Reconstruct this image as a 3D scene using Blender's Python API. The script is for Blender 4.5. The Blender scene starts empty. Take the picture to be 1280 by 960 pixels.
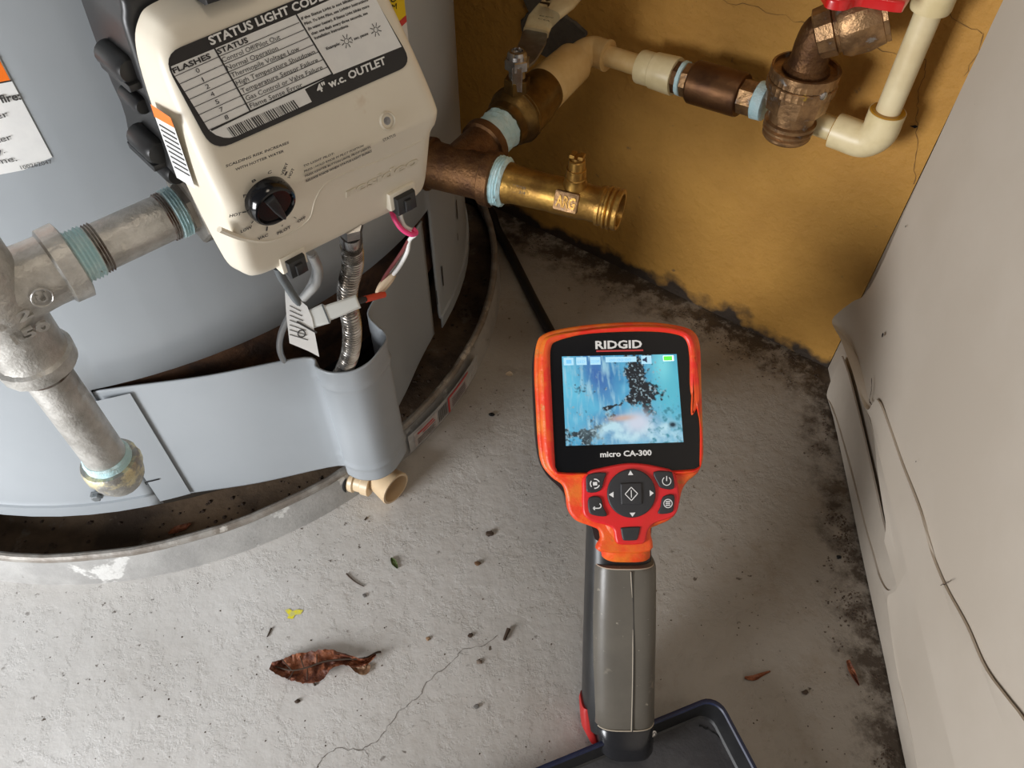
import bpy, bmesh, math, random
from mathutils import Vector as V, noise
random.seed(4)
SC = bpy.context.scene
COL = SC.collection
pi = math.pi
# ------------------------------------------------------------------ camera
F = 960.0; H = .534; TH = math.atan(800/F)
cam_d = bpy.data.cameras.new('camera'); cam = bpy.data.objects.new('camera', cam_d); COL.objects.link(cam)
cam.location = (0, 0, H); cam.rotation_euler = (TH, 0, 0)
cam_d.sensor_width = 36; cam_d.lens = 27.0; cam_d.clip_start = .01
SC.camera = cam
# ------------------------------------------------------------------ light
w = bpy.data.worlds.new('world'); SC.world = w; w.use_nodes = True
w.node_tree.nodes['Background'].inputs[0].default_value = (.95, .96, 1, 1)
w.node_tree.nodes['Background'].inputs[1].default_value = .10
def area(name, loc, target, size, power, col):
    d = bpy.data.lights.new(name, 'AREA'); d.shape = 'RECTANGLE'; d.size, d.size_y = size; d.energy = power; d.color = col
    o = bpy.data.objects.new(name, d); COL.objects.link(o); o.location = loc
    o.rotation_euler = (V(target)-V(loc)).to_track_quat('-Z', 'Y').to_euler()
    return o
area('doorway_daylight', (-.84, -.38, .36), (-.06, .30, .08), (.36, .42), 14.0, (.97, .98, 1))
area('overhead_lamp', (.10, .0, 1.35), (.12, .45, .1), (.22, .22), 1.1, (1, .87, .70))
SC.view_settings.view_transform = 'Standard'; SC.view_settings.look = 'None'
SC.view_settings.gamma = 1; SC.view_settings.exposure = 0.0; SC.view_settings.use_curve_mapping = False

# ------------------------------------------------------------------ camera geometry: pixel of the photograph -> point
CO = V((0, 0, H)); FW = V((0, math.sin(TH), -math.cos(TH))); RT = V((1, 0, 0)); UP = V((0, math.cos(TH), math.sin(TH)))
Z = V((0, 0, 1))
def ray(x, y): return FW + RT*((x-640)/F) - UP*((y-480)/F)
def atz(x, y, z): r = ray(x, y); return CO + r*((z-H)/r.z)
def atd(x, y, d): return CO + ray(x, y)*d
def onp(x, y, P, n): r = ray(x, y); return CO + r*((P-CO).dot(n)/r.dot(n))
def proj(P): v = P-CO; d = v.dot(FW); return 640+F*v.dot(RT)/d, 480-F*v.dot(UP)/d
def along(P, Q, px):                       # distance along P->Q whose image is at column px
    lo, hi = -1.0, 3.0
    f = lambda t: proj(P+(Q-P)*t)[0]-px
    a = f(lo)
    for _ in range(50):
        m = (lo+hi)/2
        if (f(m) > 0) == (a > 0): lo = m
        else: hi = m
    return lo*(Q-P).length
class Fr:                                   # a flat working frame
    def __init__(s, o, ex, n):
        s.o = V(o); s.n = V(n).normalized(); s.ex = (V(ex)-s.n*V(ex).dot(s.n)).normalized(); s.ey = s.n.cross(s.ex)
    def pt(s, x, y, w=0): return s.o+s.ex*x+s.ey*y+s.n*w
    def hit(s, px, py, w=0): p = onp(px, py, s.o+s.n*w, s.n)-s.o; return p.dot(s.ex), p.dot(s.ey)
    def hits(s, l, w=0): return [s.hit(a, b, w) for a, b in l]
class Cy:                                   # a vertical cylinder as working surface: x = arc length, y = height
    def __init__(s, c, R): s.c = V(c); s.R = R
    def pt(s, x, y, w=0): a = x/s.R; return V((s.c.x+(s.R+w)*math.cos(a), s.c.y+(s.R+w)*math.sin(a), y))
    def hit(s, px, py, w=0):
        d = ray(px, py); o = CO-s.c; a = d.x*d.x+d.y*d.y; b = 2*(o.x*d.x+o.y*d.y); c = o.x**2+o.y**2-(s.R+w)**2
        t = (-b-math.sqrt(max(0, b*b-4*a*c)))/2/a; P = CO+d*t
        return math.atan2(P.y-s.c.y, P.x-s.c.x)*s.R, P.z
    def hits(s, l, w=0): return [s.hit(a, b, w) for a, b in l]

# ------------------------------------------------------------------ materials
def mat(name, c1, c2=None, rough=.5, metal=0, scale=40, lo=.4, hi=.6, bump=0, bscale=120, spots=None, spec=.5, coat=0, emit=0):
    m = bpy.data.materials.new(name); m.use_nodes = True; nt = m.node_tree; N = nt.nodes; L = nt.links
    b = N['Principled BSDF']; b.inputs['Roughness'].default_value = rough; b.inputs['Metallic'].default_value = metal
    b.inputs['Specular IOR Level'].default_value = spec; b.inputs['Coat Weight'].default_value = coat
    b.inputs['Base Color'].default_value = (*c1, 1)
    tc = N.new('ShaderNodeTexCoord'); out = None
    if emit: b.inputs['Emission Color'].default_value = (*c1, 1); b.inputs['Emission Strength'].default_value = emit
    def nz(sc, det=6, ro=.6):
        n = N.new('ShaderNodeTexNoise'); n.inputs['Scale'].default_value = sc; n.inputs['Detail'].default_value = det
        n.inputs['Roughness'].default_value = ro; L.new(tc.outputs['Object'], n.inputs['Vector']); return n.outputs['Fac']
    def mixc(fac, lo_, hi_, a, c):
        r = N.new('ShaderNodeMapRange'); r.inputs[1].default_value = lo_; r.inputs[2].default_value = hi_; L.new(fac, r.inputs[0])
        x = N.new('ShaderNodeMix'); x.data_type = 'RGBA'; L.new(r.outputs[0], x.inputs[0])
        if isinstance(a, tuple): x.inputs[6].default_value = (*a, 1)
        else: L.new(a, x.inputs[6])
        x.inputs[7].default_value = (*c, 1); return x.outputs[2]
    if c2: out = mixc(nz(scale), lo, hi, c1, c2)
    for sp in (spots or []):                # (scale, lo, hi, colour)
        out = mixc(nz(sp[0], 5, .65), sp[1], sp[2], out if out is not None else c1, sp[3])
    if out is not None: L.new(out, b.inputs['Base Color'])
    if bump:
        bp = N.new('ShaderNodeBump'); bp.inputs['Strength'].default_value = bump; bp.inputs['Distance'].default_value = .002
        L.new(nz(bscale, 5), bp.inputs['Height']); L.new(bp.outputs[0], b.inputs['Normal'])
    return m
def node_of(m, t): return [n for n in m.node_tree.nodes if n.type == t][0]

# ------------------------------------------------------------------ mesh helpers: every shape is (verts, faces) in world space
def cr(pts, n=6, closed=False):             # Catmull-Rom
    P = [V(p) for p in pts]; out = []; m = len(P)
    for i in range(m if closed else m-1):
        if closed: a, b, c, d = P[i-1], P[i], P[(i+1) % m], P[(i+2) % m]
        else: a, b, c, d = P[max(i-1, 0)], P[i], P[i+1], P[min(i+2, m-1)]
        for k in range(n):
            t = k/n; out.append(.5*((2*b)+(c-a)*t+(2*a-5*b+4*c-d)*t*t+(3*b-a-3*c+d)*t**3))
    if not closed: out.append(P[-1])
    return out
def cr2(pts, n=6): return [(p.x, p.y) for p in cr([(a, b, 0) for a, b in pts], n, True)]
def join(*ms):
    v = []; f = []
    for a, b in ms: k = len(v); v += a; f += [tuple(i+k for i in q) for q in b]
    return v, f
def rings(rs, cap0=True, cap1=True, close=True):
    n = len(rs[0]); v = [p for r in rs for p in r]; f = []
    for i in range(len(rs)-1):
        for j in range(n if close else n-1):
            k = (j+1) % n; f.append((i*n+j, i*n+k, (i+1)*n+k, (i+1)*n+j))
    if cap0: f.append(tuple(range(n-1, -1, -1)))
    if cap1: f.append(tuple((len(rs)-1)*n+j for j in range(n)))
    return v, f
def basis(d):
    d = d.normalized(); a = Z if abs(d.z) < .95 else V((1, 0, 0)); u = d.cross(a).normalized(); return u, u.cross(d).normalized()
def rev(P, d, prof, seg=32, cap=True, rot=0, wob=0):   # lathe: prof = (distance, radius)
    d = V(d).normalized(); u, v_ = basis(d); rs = []
    for s, r in prof:
        rs.append([P+d*s+(u*math.cos(rot+2*pi*j/seg)+v_*math.sin(rot+2*pi*j/seg))*(r*(1+wob*(noise.noise(V((s*400, j*.9, 3))))) ) for j in range(seg)])
    return rings(rs, cap, cap)
def tube(pts, r, seg=12, n=6, cap=True, rf=None):
    P = cr(pts, n) if n > 1 else [V(p) for p in pts]; rs = []; u = None
    for i, p in enumerate(P):
        d = (P[min(i+1, len(P)-1)]-P[max(i-1, 0)]).normalized()
        u = basis(d)[0] if u is None else (u-d*u.dot(d)).normalized()
        v_ = d.cross(u); q = rf(i/(len(P)-1), i) if rf else r
        rs.append([p+(u*math.cos(2*pi*j/seg)+v_*math.sin(2*pi*j/seg))*q for j in range(seg)])
    return rings(rs, cap, cap)
def inset(poly, d):
    n = len(poly); ar = sum(poly[i][0]*poly[(i+1) % n][1]-poly[(i+1) % n][0]*poly[i][1] for i in range(n)); sg = 1 if ar > 0 else -1; out = []
    for i in range(n):
        a = V(poly[i-1]); b = V(poly[i]); c = V(poly[(i+1) % n])
        e1 = (b-a).normalized() if (b-a).length > 1e-9 else V((1, 0)); e2 = (c-b).normalized() if (c-b).length > 1e-9 else e1
        nn = V((-(e1.y+e2.y), e1.x+e2.x))*sg
        nn = nn.normalized() if nn.length > 1e-6 else V((-e1.y, e1.x))*sg
        k = 1/max(.5, abs(nn.dot(V((-e1.y, e1.x)))))
        q = b+nn*d*k; out.append((q.x, q.y))
    return out
def slab(poly, fr, w0, w1, r=0, nb=3, r0=0):
    rs = []
    if r0: rs.append([fr.pt(x, y, w0) for x, y in inset(poly, r0)]); rs.append([fr.pt(x, y, w0+r0) for x, y in poly])
    else: rs.append([fr.pt(x, y, w0) for x, y in poly])
    if r:
        for k in range(nb+1):
            a = k/nb*pi/2; q = inset(poly, r*(1-math.cos(a))); rs.append([fr.pt(x, y, w1-r+r*math.sin(a)) for x, y in q])
    else: rs.append([fr.pt(x, y, w1) for x, y in poly])
    return rings(rs)
def flat(poly, fr, w): return [fr.pt(x, y, w) for x, y in poly], [tuple(range(len(poly)))]
def rrect(cx, cy, w_, h_, r, n=4, rot=0):
    o = []
    for i, (sx, sy) in enumerate(((1, 1), (-1, 1), (-1, -1), (1, -1))):
        for k in range(n+1):
            a = pi/2*(i+k/n); o.append((sx*(w_/2-r)+r*math.cos(a), sy*(h_/2-r)+r*math.sin(a)))
    c, s = math.cos(rot), math.sin(rot)
    return [(cx+x*c-y*s, cy+x*s+y*c) for x, y in o]
def box(fr, x0, x1, y0, y1, w0, w1, b=0): return slab([(x0, y0), (x1, y0), (x1, y1), (x0, y1)], fr, w0, w1, b, 2)
def quadline(fr, a, b, t, w):               # thin printed line
    a = V(a); b = V(b); d = (b-a).normalized(); n = V((-d.y, d.x))*t/2
    return flat([tuple(a-n), tuple(b-n), tuple(b+n), tuple(a+n)], fr, w)
def sphere(c, r, n=10, sq=(1, 1, 1)):
    rs = [[V((c.x+sq[0]*r*math.sin(pi*i/n)*math.cos(2*pi*j/(2*n)), c.y+sq[1]*r*math.sin(pi*i/n)*math.sin(2*pi*j/(2*n)), c.z+sq[2]*r*math.cos(pi*i/n))) for j in range(2*n)] for i in range(1, n)]
    return rings(rs)
_tc = {}
def glyphs(s, bold):
    k = (s, bold)
    if k not in _tc:
        c = bpy.data.curves.new('t', 'FONT'); c.body = s; c.resolution_u = 2; c.offset = .03 if bold else 0.0
        o = bpy.data.objects.new('t', c); COL.objects.link(o); dg = bpy.context.evaluated_depsgraph_get()
        me = bpy.data.meshes.new_from_object(o.evaluated_get(dg)); vs = [tuple(v.co) for v in me.vertices]; fs = [tuple(p.vertices) for p in me.polygons]
        bpy.data.objects.remove(o); bpy.data.meshes.remove(me); bpy.data.curves.remove(c)
        _tc[k] = (vs, fs)
    return _tc[k]
def text(s, fr, a, b, cap, w=.0002, bold=False, px=True, cappx=True, ext=0):
    if px: a = fr.hit(*a, w); b = fr.hit(*b, w)
    a = V(a); b = V(b); d = (b-a); L_ = d.length; d = d.normalized(); n = V((-d.y, d.x))
    if cappx: cap = cap*(fr.pt(a.x, a.y)-CO).dot(FW)/F
    vs, fs = glyphs(s, bold); x0 = min(v[0] for v in vs); x1 = max(v[0] for v in vs)
    sx = L_/(x1-x0); sy = cap/.70
    P = [a+d*((v[0]-x0)*sx)+n*(v[1]*sy) for v in vs]
    if not ext: return [fr.pt(p.x, p.y, w) for p in P], list(fs)
    m = len(P); f = list(fs)+[tuple(i+m for i in q) for q in fs]
    from collections import Counter
    E = Counter(); 
    for q in fs:
        for i in range(len(q)): E[(q[i], q[(i+1) % len(q)])] += 1
    for (i, j) in E:
        if (j, i) not in E: f.append((i, j, j+m, i+m))
    return [fr.pt(p.x, p.y, w) for p in P]+[fr.pt(p.x, p.y, w+ext) for p in P], f

# ------------------------------------------------------------------ objects
def tag(o, label=None, cat=None, group=None, kind=None):
    for k, x in (('label', label), ('category', cat), ('group', group), ('kind', kind)):
        if x: o[k] = x
    return o
def root(name, loc, label, cat, group=None):
    o = bpy.data.objects.new(name, None); COL.objects.link(o); o.location = loc; o.empty_display_size = .02
    o['_w'] = tuple(loc); return tag(o, label, cat, group)
def org(o):
    while o.parent: o = o.parent
    return V(o.location)
def ob(name, g, m, parent=None, smooth=35, label=None, cat=None, group=None, kind=None, base=None, fixn=True):
    vs, fs = g
    if parent: off = org(parent)
    elif base is not None: off = V(base)
    else:
        off = V(((min(v.x for v in vs)+max(v.x for v in vs))/2, (min(v.y for v in vs)+max(v.y for v in vs))/2, min(v.z for v in vs)))
    me = bpy.data.meshes.new(name); me.from_pydata([tuple(v-off) for v in vs], [], fs)
    bm = bmesh.new(); bm.from_mesh(me)
    if fixn: bmesh.ops.recalc_face_normals(bm, faces=bm.faces)
    for f in bm.faces: f.smooth = bool(smooth)
    if smooth:
        c = math.radians(smooth)
        for e in bm.edges:
            if len(e.link_faces) == 2 and e.calc_face_angle(0) > c: e.smooth = False
    bm.to_mesh(me); bm.free()
    for x in (m if isinstance(m, (list, tuple)) else [m]): me.materials.append(x)
    o = bpy.data.objects.new(name, me); COL.objects.link(o)
    if parent: o.parent = parent
    else: o.location = off
    return tag(o, label, cat, group, kind)

# palette
M = {}
M['jacket'] = mat('grey_enamel', (.37, .40, .425), (.35, .38, .405), rough=.33, scale=9, bump=.02, bscale=60, spots=[(420, .74, .78, (.2, .2, .2))])
M['brown'] = mat('scorched_insulation', (.12, .055, .025), (.035, .017, .01), rough=.9, scale=35, bump=.5, bscale=150)
M['black'] = mat('black_void', (.006, .006, .006), rough=.9)
M['pan'] = mat('galvanised_pan', (.38, .375, .365), (.48, .475, .46), rough=.5, metal=.3, scale=30, bump=.25, bscale=200,
               spots=[(24, .57, .61, (.74, .74, .72)), (45, .66, .72, (.10, .08, .06))])
M['pan_in'] = mat('rusty_pan_floor', (.15, .10, .06), (.05, .032, .02), rough=.85, scale=14, bump=.5, bscale=130, spots=[(30, .60, .68, (.16, .13, .10))])
M['cream'] = mat('cream_plastic', (.76, .70, .58), (.73, .665, .545), rough=.38, scale=14, spots=[(22, .68, .76, (.62, .50, .37)), (500, .77, .80, (.25, .18, .1))])
M['blackp'] = mat('black_plastic', (.012, .012, .013), (.02, .02, .02), rough=.38, scale=30)
M['blackg'] = mat('gloss_black', (.005, .005, .006), rough=.14)
M['galv'] = mat('galvanised_iron', (.66, .645, .61), (.42, .405, .375), rough=.38, metal=.6, scale=75, lo=.35, hi=.65, bump=.35, bscale=240, spots=[(60, .64, .70, (.62, .60, .55)), (40, .70, .76, (.13, .09, .06))])
M['rust'] = mat('rusty_thread', (.10, .05, .03), (.32, .30, .27), rough=.6, metal=.5, scale=120)
M['dope'] = mat('blue_thread_sealant', (.50, .73, .77), (.62, .80, .82), rough=.55, scale=110, bump=.6, bscale=260, spots=[(140, .66, .72, (.22, .25, .24))])
M['copper'] = mat('aged_brown_bronze', (.175, .085, .032), (.095, .044, .02), rough=.5, metal=.75, scale=60, bump=.45, bscale=300, spots=[(160, .68, .74, (.35, .22, .12))])
M['brass'] = mat('worn_brass', (.50, .29, .07), (.30, .16, .04), rough=.36, metal=.85, scale=70, bump=.15, bscale=300, spots=[(60, .66, .72, (.13, .08, .05))])
M['brass2'] = mat('dark_olive_brass', (.20, .115, .03), (.10, .055, .016), rough=.36, metal=.8, scale=55, bump=.15, bscale=300)
M['brass3'] = mat('tarnished_brass', (.40, .235, .11), (.22, .125, .06), rough=.36, metal=.75, scale=90, bump=.3, bscale=300, spots=[(90, .60, .66, (.30, .27, .24)), (55, .66, .70, (.55, .36, .06))])
M['steel'] = mat('bright_steel', (.5, .48, .46), (.3, .28, .27), rough=.22, metal=.95, scale=60)
M['pvc'] = mat('cream_pvc', (.74, .53, .25), (.66, .44, .18), rough=.38, scale=50, spots=[(45, .67, .73, (.33, .22, .10))])
M['pvcw'] = mat('pale_pvc', (.80, .67, .40), (.70, .57, .31), rough=.38, scale=50, spots=[(30, .68, .73, (.35, .27, .16))])
M['glue'] = mat('amber_glue', (.42, .20, .015), rough=.25)
M['grip'] = mat('cream_grip', (.72, .60, .36), (.62, .48, .26), rough=.4, scale=60)
M['red'] = mat('red_vinyl', (.62, .012, .012), rough=.28, coat=.3)
M['white'] = mat('label_white', (.82, .82, .80), (.76, .76, .75), rough=.4, scale=60)
M['ink'] = mat('label_ink', (.012, .010, .010), rough=.35)
M['ink2'] = mat('printed_grey', (.045, .042, .04), rough=.5)
M['orange'] = mat('warning_orange', (.95, .19, .01), rough=.4)
M['yellow'] = mat('yellow_print', (.85, .62, .02), rough=.4)
M['redp'] = mat('red_print', (.60, .05, .05), rough=.5)
M['orangeb'] = mat('worn_orange_shell', (.80, .055, .012), (.76, .17, .018), rough=.42, scale=55, bump=.3, bscale=240, spots=[(75, .60, .64, (.55, .17, .03)), (90, .70, .74, (.10, .03, .01))])
M['redk'] = mat('red_rubber', (.74, .018, .026), (.66, .022, .02), rough=.38, scale=60)
M['key'] = mat('dark_key', (.028, .028, .031), rough=.5)
M['rubber'] = mat('scuffed_grey_rubber', (.125, .112, .092), (.10, .09, .075), rough=.36, scale=20, spots=[(48, .62, .68, (.20, .175, .14)), (160, .65, .70, (.30, .27, .22))], bump=.06, bscale=140)
M['navy'] = mat('navy_plastic', (.015, .022, .06), (.01, .014, .04), rough=.42, scale=60)
M['trayin'] = mat('dusty_black_plastic', (.055, .053, .055), (.035, .033, .035), rough=.7, scale=35, bump=.2, bscale=300)
M['leaf'] = mat('dry_leaf', (.28, .09, .035), (.11, .03, .014), rough=.5, scale=130, lo=.42, hi=.58, bump=.9, bscale=260)
M['leafp'] = mat('pale_dry_leaf', (.30, .19, .11), (.16, .08, .04), rough=.6, scale=100)
M['twig'] = mat('dark_twig', (.05, .03, .018), rough=.8)
M['green'] = mat('green_leaf', (.06, .09, .02), rough=.6)
M['sheet'] = mat('off_white_sheet', (.55, .485, .405), (.51, .445, .365), rough=.55, scale=7, bump=.05, bscale=60, spots=[(260, .76, .79, (.2, .12, .07))])
M['sheet2'] = mat('grey_white_sheet', (.50, .44, .365), (.42, .365, .30), rough=.6, scale=12, bump=.08, bscale=60, spots=[(90, .68, .75, (.25, .17, .10))])
M['pink'] = mat('pink_wire', (.80, .05, .20), rough=.4)
M['whitew'] = mat('white_wire', (.78, .77, .74), rough=.4)
M['nylon'] = mat('translucent_nylon', (.66, .68, .66), rough=.3)
M['greyt'] = mat('grey_sleeve', (.10, .11, .115), rough=.45)
M['cable'] = mat('black_rubber_cable', (.010, .010, .010), rough=.5)

# ================================================================== SETTING
A = V((-.335, .574, 0)); R = .2915
# floor: painted concrete, flaking, dirt and some painted-in shade along the walls
WP = V((-.018, .7013, 0)); WU = V((.7933, -.6088, 0)); WN = V((-.6088, -.7933, 0))      # back wall
CP = V((.291, .464, 0)); CU = V((-.104, -.9945, 0)); CN = V((-.9945, .104, 0))          # right wall
fm = mat('painted_concrete', (.64, .63, .61), (.55, .535, .51), rough=.5, scale=9, lo=.35, hi=.65, bump=.38, bscale=85)
def floor_nodes(m):
    nt = m.node_tree; N = nt.nodes; L = nt.links; b = N['Principled BSDF']; tc = node_of(m, 'TEX_COORD')
    src = b.inputs['Base Color'].links[0].from_socket
    def noi(sc, det=6, ro=.6):
        n = N.new('ShaderNodeTexNoise'); n.inputs['Scale'].default_value = sc; n.inputs['Detail'].default_value = det; n.inputs['Roughness'].default_value = ro
        L.new(tc.outputs['Object'], n.inputs['Vector']); return n.outputs['Fac']
    def mr(x, a, c, d=0, e=1):
        r = N.new('ShaderNodeMapRange'); r.inputs[1].default_value = a; r.inputs[2].default_value = c; r.inputs[3].default_value = d; r.inputs[4].default_value = e; L.new(x, r.inputs[0]); return r.outputs[0]
    def ma(op, x, y):
        n = N.new('ShaderNodeMath'); n.operation = op
        for i, q in enumerate((x, y)):
            if isinstance(q, (int, float)): n.inputs[i].default_value = q
            else: L.new(q, n.inputs[i])
        return n.outputs[0]
    def mix(f, a, c):
        x = N.new('ShaderNodeMix'); x.data_type = 'RGBA'; L.new(f, x.inputs[0]); L.new(a, x.inputs[6]); x.inputs[7].default_value = (*c, 1); return x.outputs[2]
    def dist(P, n):                         # distance to a wall line
        d = N.new('ShaderNodeVectorMath'); d.operation = 'DOT_PRODUCT'; L.new(tc.outputs['Object'], d.inputs[0]); d.inputs[1].default_value = tuple(n)
        return ma('SUBTRACT', d.outputs['Value'], P.dot(n))
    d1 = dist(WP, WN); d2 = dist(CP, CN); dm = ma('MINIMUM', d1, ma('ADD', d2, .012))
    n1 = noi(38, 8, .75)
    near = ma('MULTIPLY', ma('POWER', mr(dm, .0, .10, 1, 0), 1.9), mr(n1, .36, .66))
    out = mix(ma('MULTIPLY', mr(dm, .04, .46, .86, 0), 1.0), src, (.21, .17, .125))     # grime plus painted-in shade of the back floor, stronger towards the walls
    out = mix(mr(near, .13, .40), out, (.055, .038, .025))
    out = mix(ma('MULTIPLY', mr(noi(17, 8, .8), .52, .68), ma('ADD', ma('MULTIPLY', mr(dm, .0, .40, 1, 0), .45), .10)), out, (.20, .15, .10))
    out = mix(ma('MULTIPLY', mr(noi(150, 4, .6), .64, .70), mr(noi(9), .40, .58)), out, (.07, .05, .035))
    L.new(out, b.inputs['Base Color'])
    # second, finer relief of paint flakes
    bp = N.new('ShaderNodeBump'); bp.inputs['Strength'].default_value = .30; bp.inputs['Distance'].default_value = .0012
    L.new(mr(noi(26, 9, .7), .47, .53), bp.inputs['Height'])
    L.new(node_of(m, 'BUMP').outputs[0], bp.inputs['Normal']); L.new(bp.outputs[0], b.inputs['Normal'])
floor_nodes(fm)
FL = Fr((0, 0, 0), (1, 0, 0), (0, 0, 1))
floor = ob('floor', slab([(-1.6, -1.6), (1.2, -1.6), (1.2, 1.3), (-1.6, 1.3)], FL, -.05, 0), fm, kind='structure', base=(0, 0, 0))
def crack(name, px, fr, wid, m, parent, w0=.0, w1=.0003, label=None):
    P = [fr.hit(*p) for p in px]; P = [V((a, b, 0)) for a, b in P]; Q = []
    for i in range(len(P)-1):
        for k in range(5):
            q = P[i].lerp(P[i+1], k/5); s = (P[i+1]-P[i]).length*.055; Q.append(q+V((random.uniform(-s, s), random.uniform(-s, s), 0)))
    Q.append(P[-1]); vs = []; fs = []
    for i, q in enumerate(Q):
        d = (Q[min(i+1, len(Q)-1)]-Q[max(i-1, 0)]).normalized(); n = V((-d.y, d.x, 0))*wid*random.uniform(.3, 1.1)
        for s in (-1, 1): vs.append(fr.pt(q.x+n.x*s, q.y+n.y*s, w1))
    fs = [(2*i, 2*i+1, 2*i+3, 2*i+2) for i in range(len(Q)-1)]
    return ob(name, (vs, fs), m, parent, 0, label=label)
crk = mat('crack_dark', (.10, .085, .07), rough=.9)
crack('crack', [(395, 962), (403, 947), (420, 936), (455, 937), (461, 946)], FL, .00026, crk, floor, label='hairline crack in the floor paint')
crack('crack', [(452, 937), (472, 926), (484, 909), (500, 888), (526, 870), (533, 852), (556, 835), (570, 822), (578, 812), (606, 807), (622, 794)], FL, .0002, crk, floor, label='hairline crack in the floor paint')
ym = [(356, 763), (361, 761), (366, 764), (372, 762), (379, 763), (376, 768), (369, 769), (366, 774), (359, 773), (361, 769)]
ob('paint_mark', flat(FL.hits(ym), FL, .0004), mat('yellow_marker', (.80, .72, .02), (.62, .60, .2), rough=.7, scale=300), floor, 0, label='small yellow paint mark')

# back wall: ochre painted block wall with faint joints
wm = mat('ochre_wall', (.56, .29, .055), (.47, .235, .042), rough=.72, scale=13, lo=.35, hi=.65, bump=.95, bscale=130,
         spots=[(55, .68, .75, (.24, .13, .045)), (240, .745, .775, (.12, .07, .03))])
def wall_dirt(m, n, P, col, h=.045, hz=.30):
    nt = m.node_tree; N = nt.nodes; L = nt.links; b = N['Principled BSDF']; tc = node_of(m, 'TEX_COORD'); src = b.inputs['Base Color'].links[0].from_socket
    s = N.new('ShaderNodeSeparateXYZ'); L.new(tc.outputs['Object'], s.inputs[0])
    nz = N.new('ShaderNodeTexNoise'); nz.inputs['Scale'].default_value = 30; nz.inputs['Detail'].default_value = 8; L.new(tc.outputs['Object'], nz.inputs[0])
    r = N.new('ShaderNodeMapRange'); L.new(s.outputs[2], r.inputs[0]); r.inputs[1].default_value = 0; r.inputs[2].default_value = h; r.inputs[3].default_value = hz; r.inputs[4].default_value = -.3
    a = N.new('ShaderNodeMath'); L.new(r.outputs[0], a.inputs[0]); L.new(nz.outputs['Fac'], a.inputs[1])
    r2 = N.new('ShaderNodeMapRange'); L.new(a.outputs[0], r2.inputs[0]); r2.inputs[1].default_value = .55; r2.inputs[2].default_value = .72
    x = N.new('ShaderNodeMix'); x.data_type = 'RGBA'; L.new(r2.outputs[0], x.inputs[0]); L.new(src, x.inputs[6]); x.inputs[7].default_value = (*col, 1); L.new(x.outputs[2], b.inputs['Base Color'])
wall_dirt(wm, 0, 0, (.04, .026, .016))
WF = Fr(WP, WU, WN)                         # x along the wall to the corner, y up
BX = 1.15
wall = ob('wall_back', slab([(-1.1, 0), (.389, 0), (.389, BX), (-1.1, BX)], WF, -.05, 0), wm, kind='structure', base=(0, 0, 0))
jm = mat('joint_dark', (.19, .10, .03), rough=.9)  # dark brown of the joint and crack lines
crack('joint', [(860, -16), (909, 1), (960, 14), (1014, 31), (1061, 51), (1104, 62), (1158, 74)], WF, .00028, jm, wall, label='dark mortar joint line')
crack('joint', [(1157, 74), (1156, 90), (1148, 118), (1146, 140), (1146, 165), (1146, 200), (1142, 230)], WF, .00028, jm, wall, label='upright crack below the joint')
crack('joint', [(1150, -20), (1190, 24), (1228, 42)], WF, .00022, jm, wall, label='faint joint near the corner')
crack('joint', [(1228, 42), (1224, 64), (1205, 95)], WF, .0003, jm, wall)
ob('chip', flat(WF.hits([(1137, 157), (1145, 156), (1148, 158), (1144, 160)]), WF, .0005), M['black'], wall, 0, label='small dark chip in the ochre wall')
gm = mat('dark_mortar', (.085, .075, .06), (.13, .11, .085), rough=.8, scale=60, bump=.8, bscale=200)
pp = WF.hits([(652, -15), (662, 12), (652, 30), (668, 60), (690, 72), (702, 66), (722, 55), (735, 44), (722, 28), (704, 10), (716, -15)])
pp2 = [(x+random.uniform(-1, 1)*.0012, y+random.uniform(-1, 1)*.0012) for x, y in cr2(pp, 4)]
ob('mortar_patch', slab(pp2, WF, -.002, .003, .001, 1), gm, wall, 30, label='rough grey mortar patch around the pipe')
# right wall, lower part behind the loose sheets
rw = ob('wall_right', slab([(0, 0), (1.5, 0), (1.5, BX), (0, BX)], Fr(CP, CU, CN), -.05, 0), M['sheet2'], kind='structure', base=(0, 0, 0))
RF = Fr(CP, CU, CN)                         # x positive towards the camera, y up
def sheet(name, left, m, label, cat, right_x, off, th=.0014, cols=14, parent=None, curl=.035, base=None):
    """left: list of (px,py,offset) down the torn edge; the sheet runs from it to x=right_x"""
    L_ = [];
    for a, b, o_ in left: x, y = RF.hit(a, b, o_); L_.append(V((x, y, o_)))
    Q = cr(L_, 5); front = []
    for i, q in enumerate(Q):
        j = noise.noise(V((q.x*90, q.y*90, 1.7)))*.0008
        row = []
        for c in range(cols+1):
            t = (c/cols)**2; x = q.x+j+(right_x-q.x)*t; y = q.y
            fall = max(0, 1-abs(x-q.x)/curl)**2
            w_ = off+(q.z-off)*fall+.0012*noise.noise(V((x*9, y*9, 5)))*(1-fall)
            row.append((x, y, w_))
        front.append(row)
    nr = len(front); nc = cols+1; vs = [RF.pt(*p) for r in front for p in r]+[RF.pt(p[0], p[1], p[2]-th) for r in front for p in r]; fs = []; K = nr*nc
    for i in range(nr-1):
        for c in range(cols):
            a = i*nc+c; fs.append((a, a+1, a+nc+1, a+nc)); fs.append((K+a, K+a+nc, K+a+nc+1, K+a+1))
    for i in range(nr-1): a = i*nc; fs.append((a, a+nc, K+a+nc, K+a)); a += cols; fs.append((a, K+a, K+a+nc, a+nc))
    for c in range(cols): fs.append((c, K+c, K+c+1, c+1)); a = (nr-1)*nc+c; fs.append((a, a+1, K+a+1, K+a))
    return ob(name, (vs, fs), m, parent, 40, label=label, cat=cat)
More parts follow.
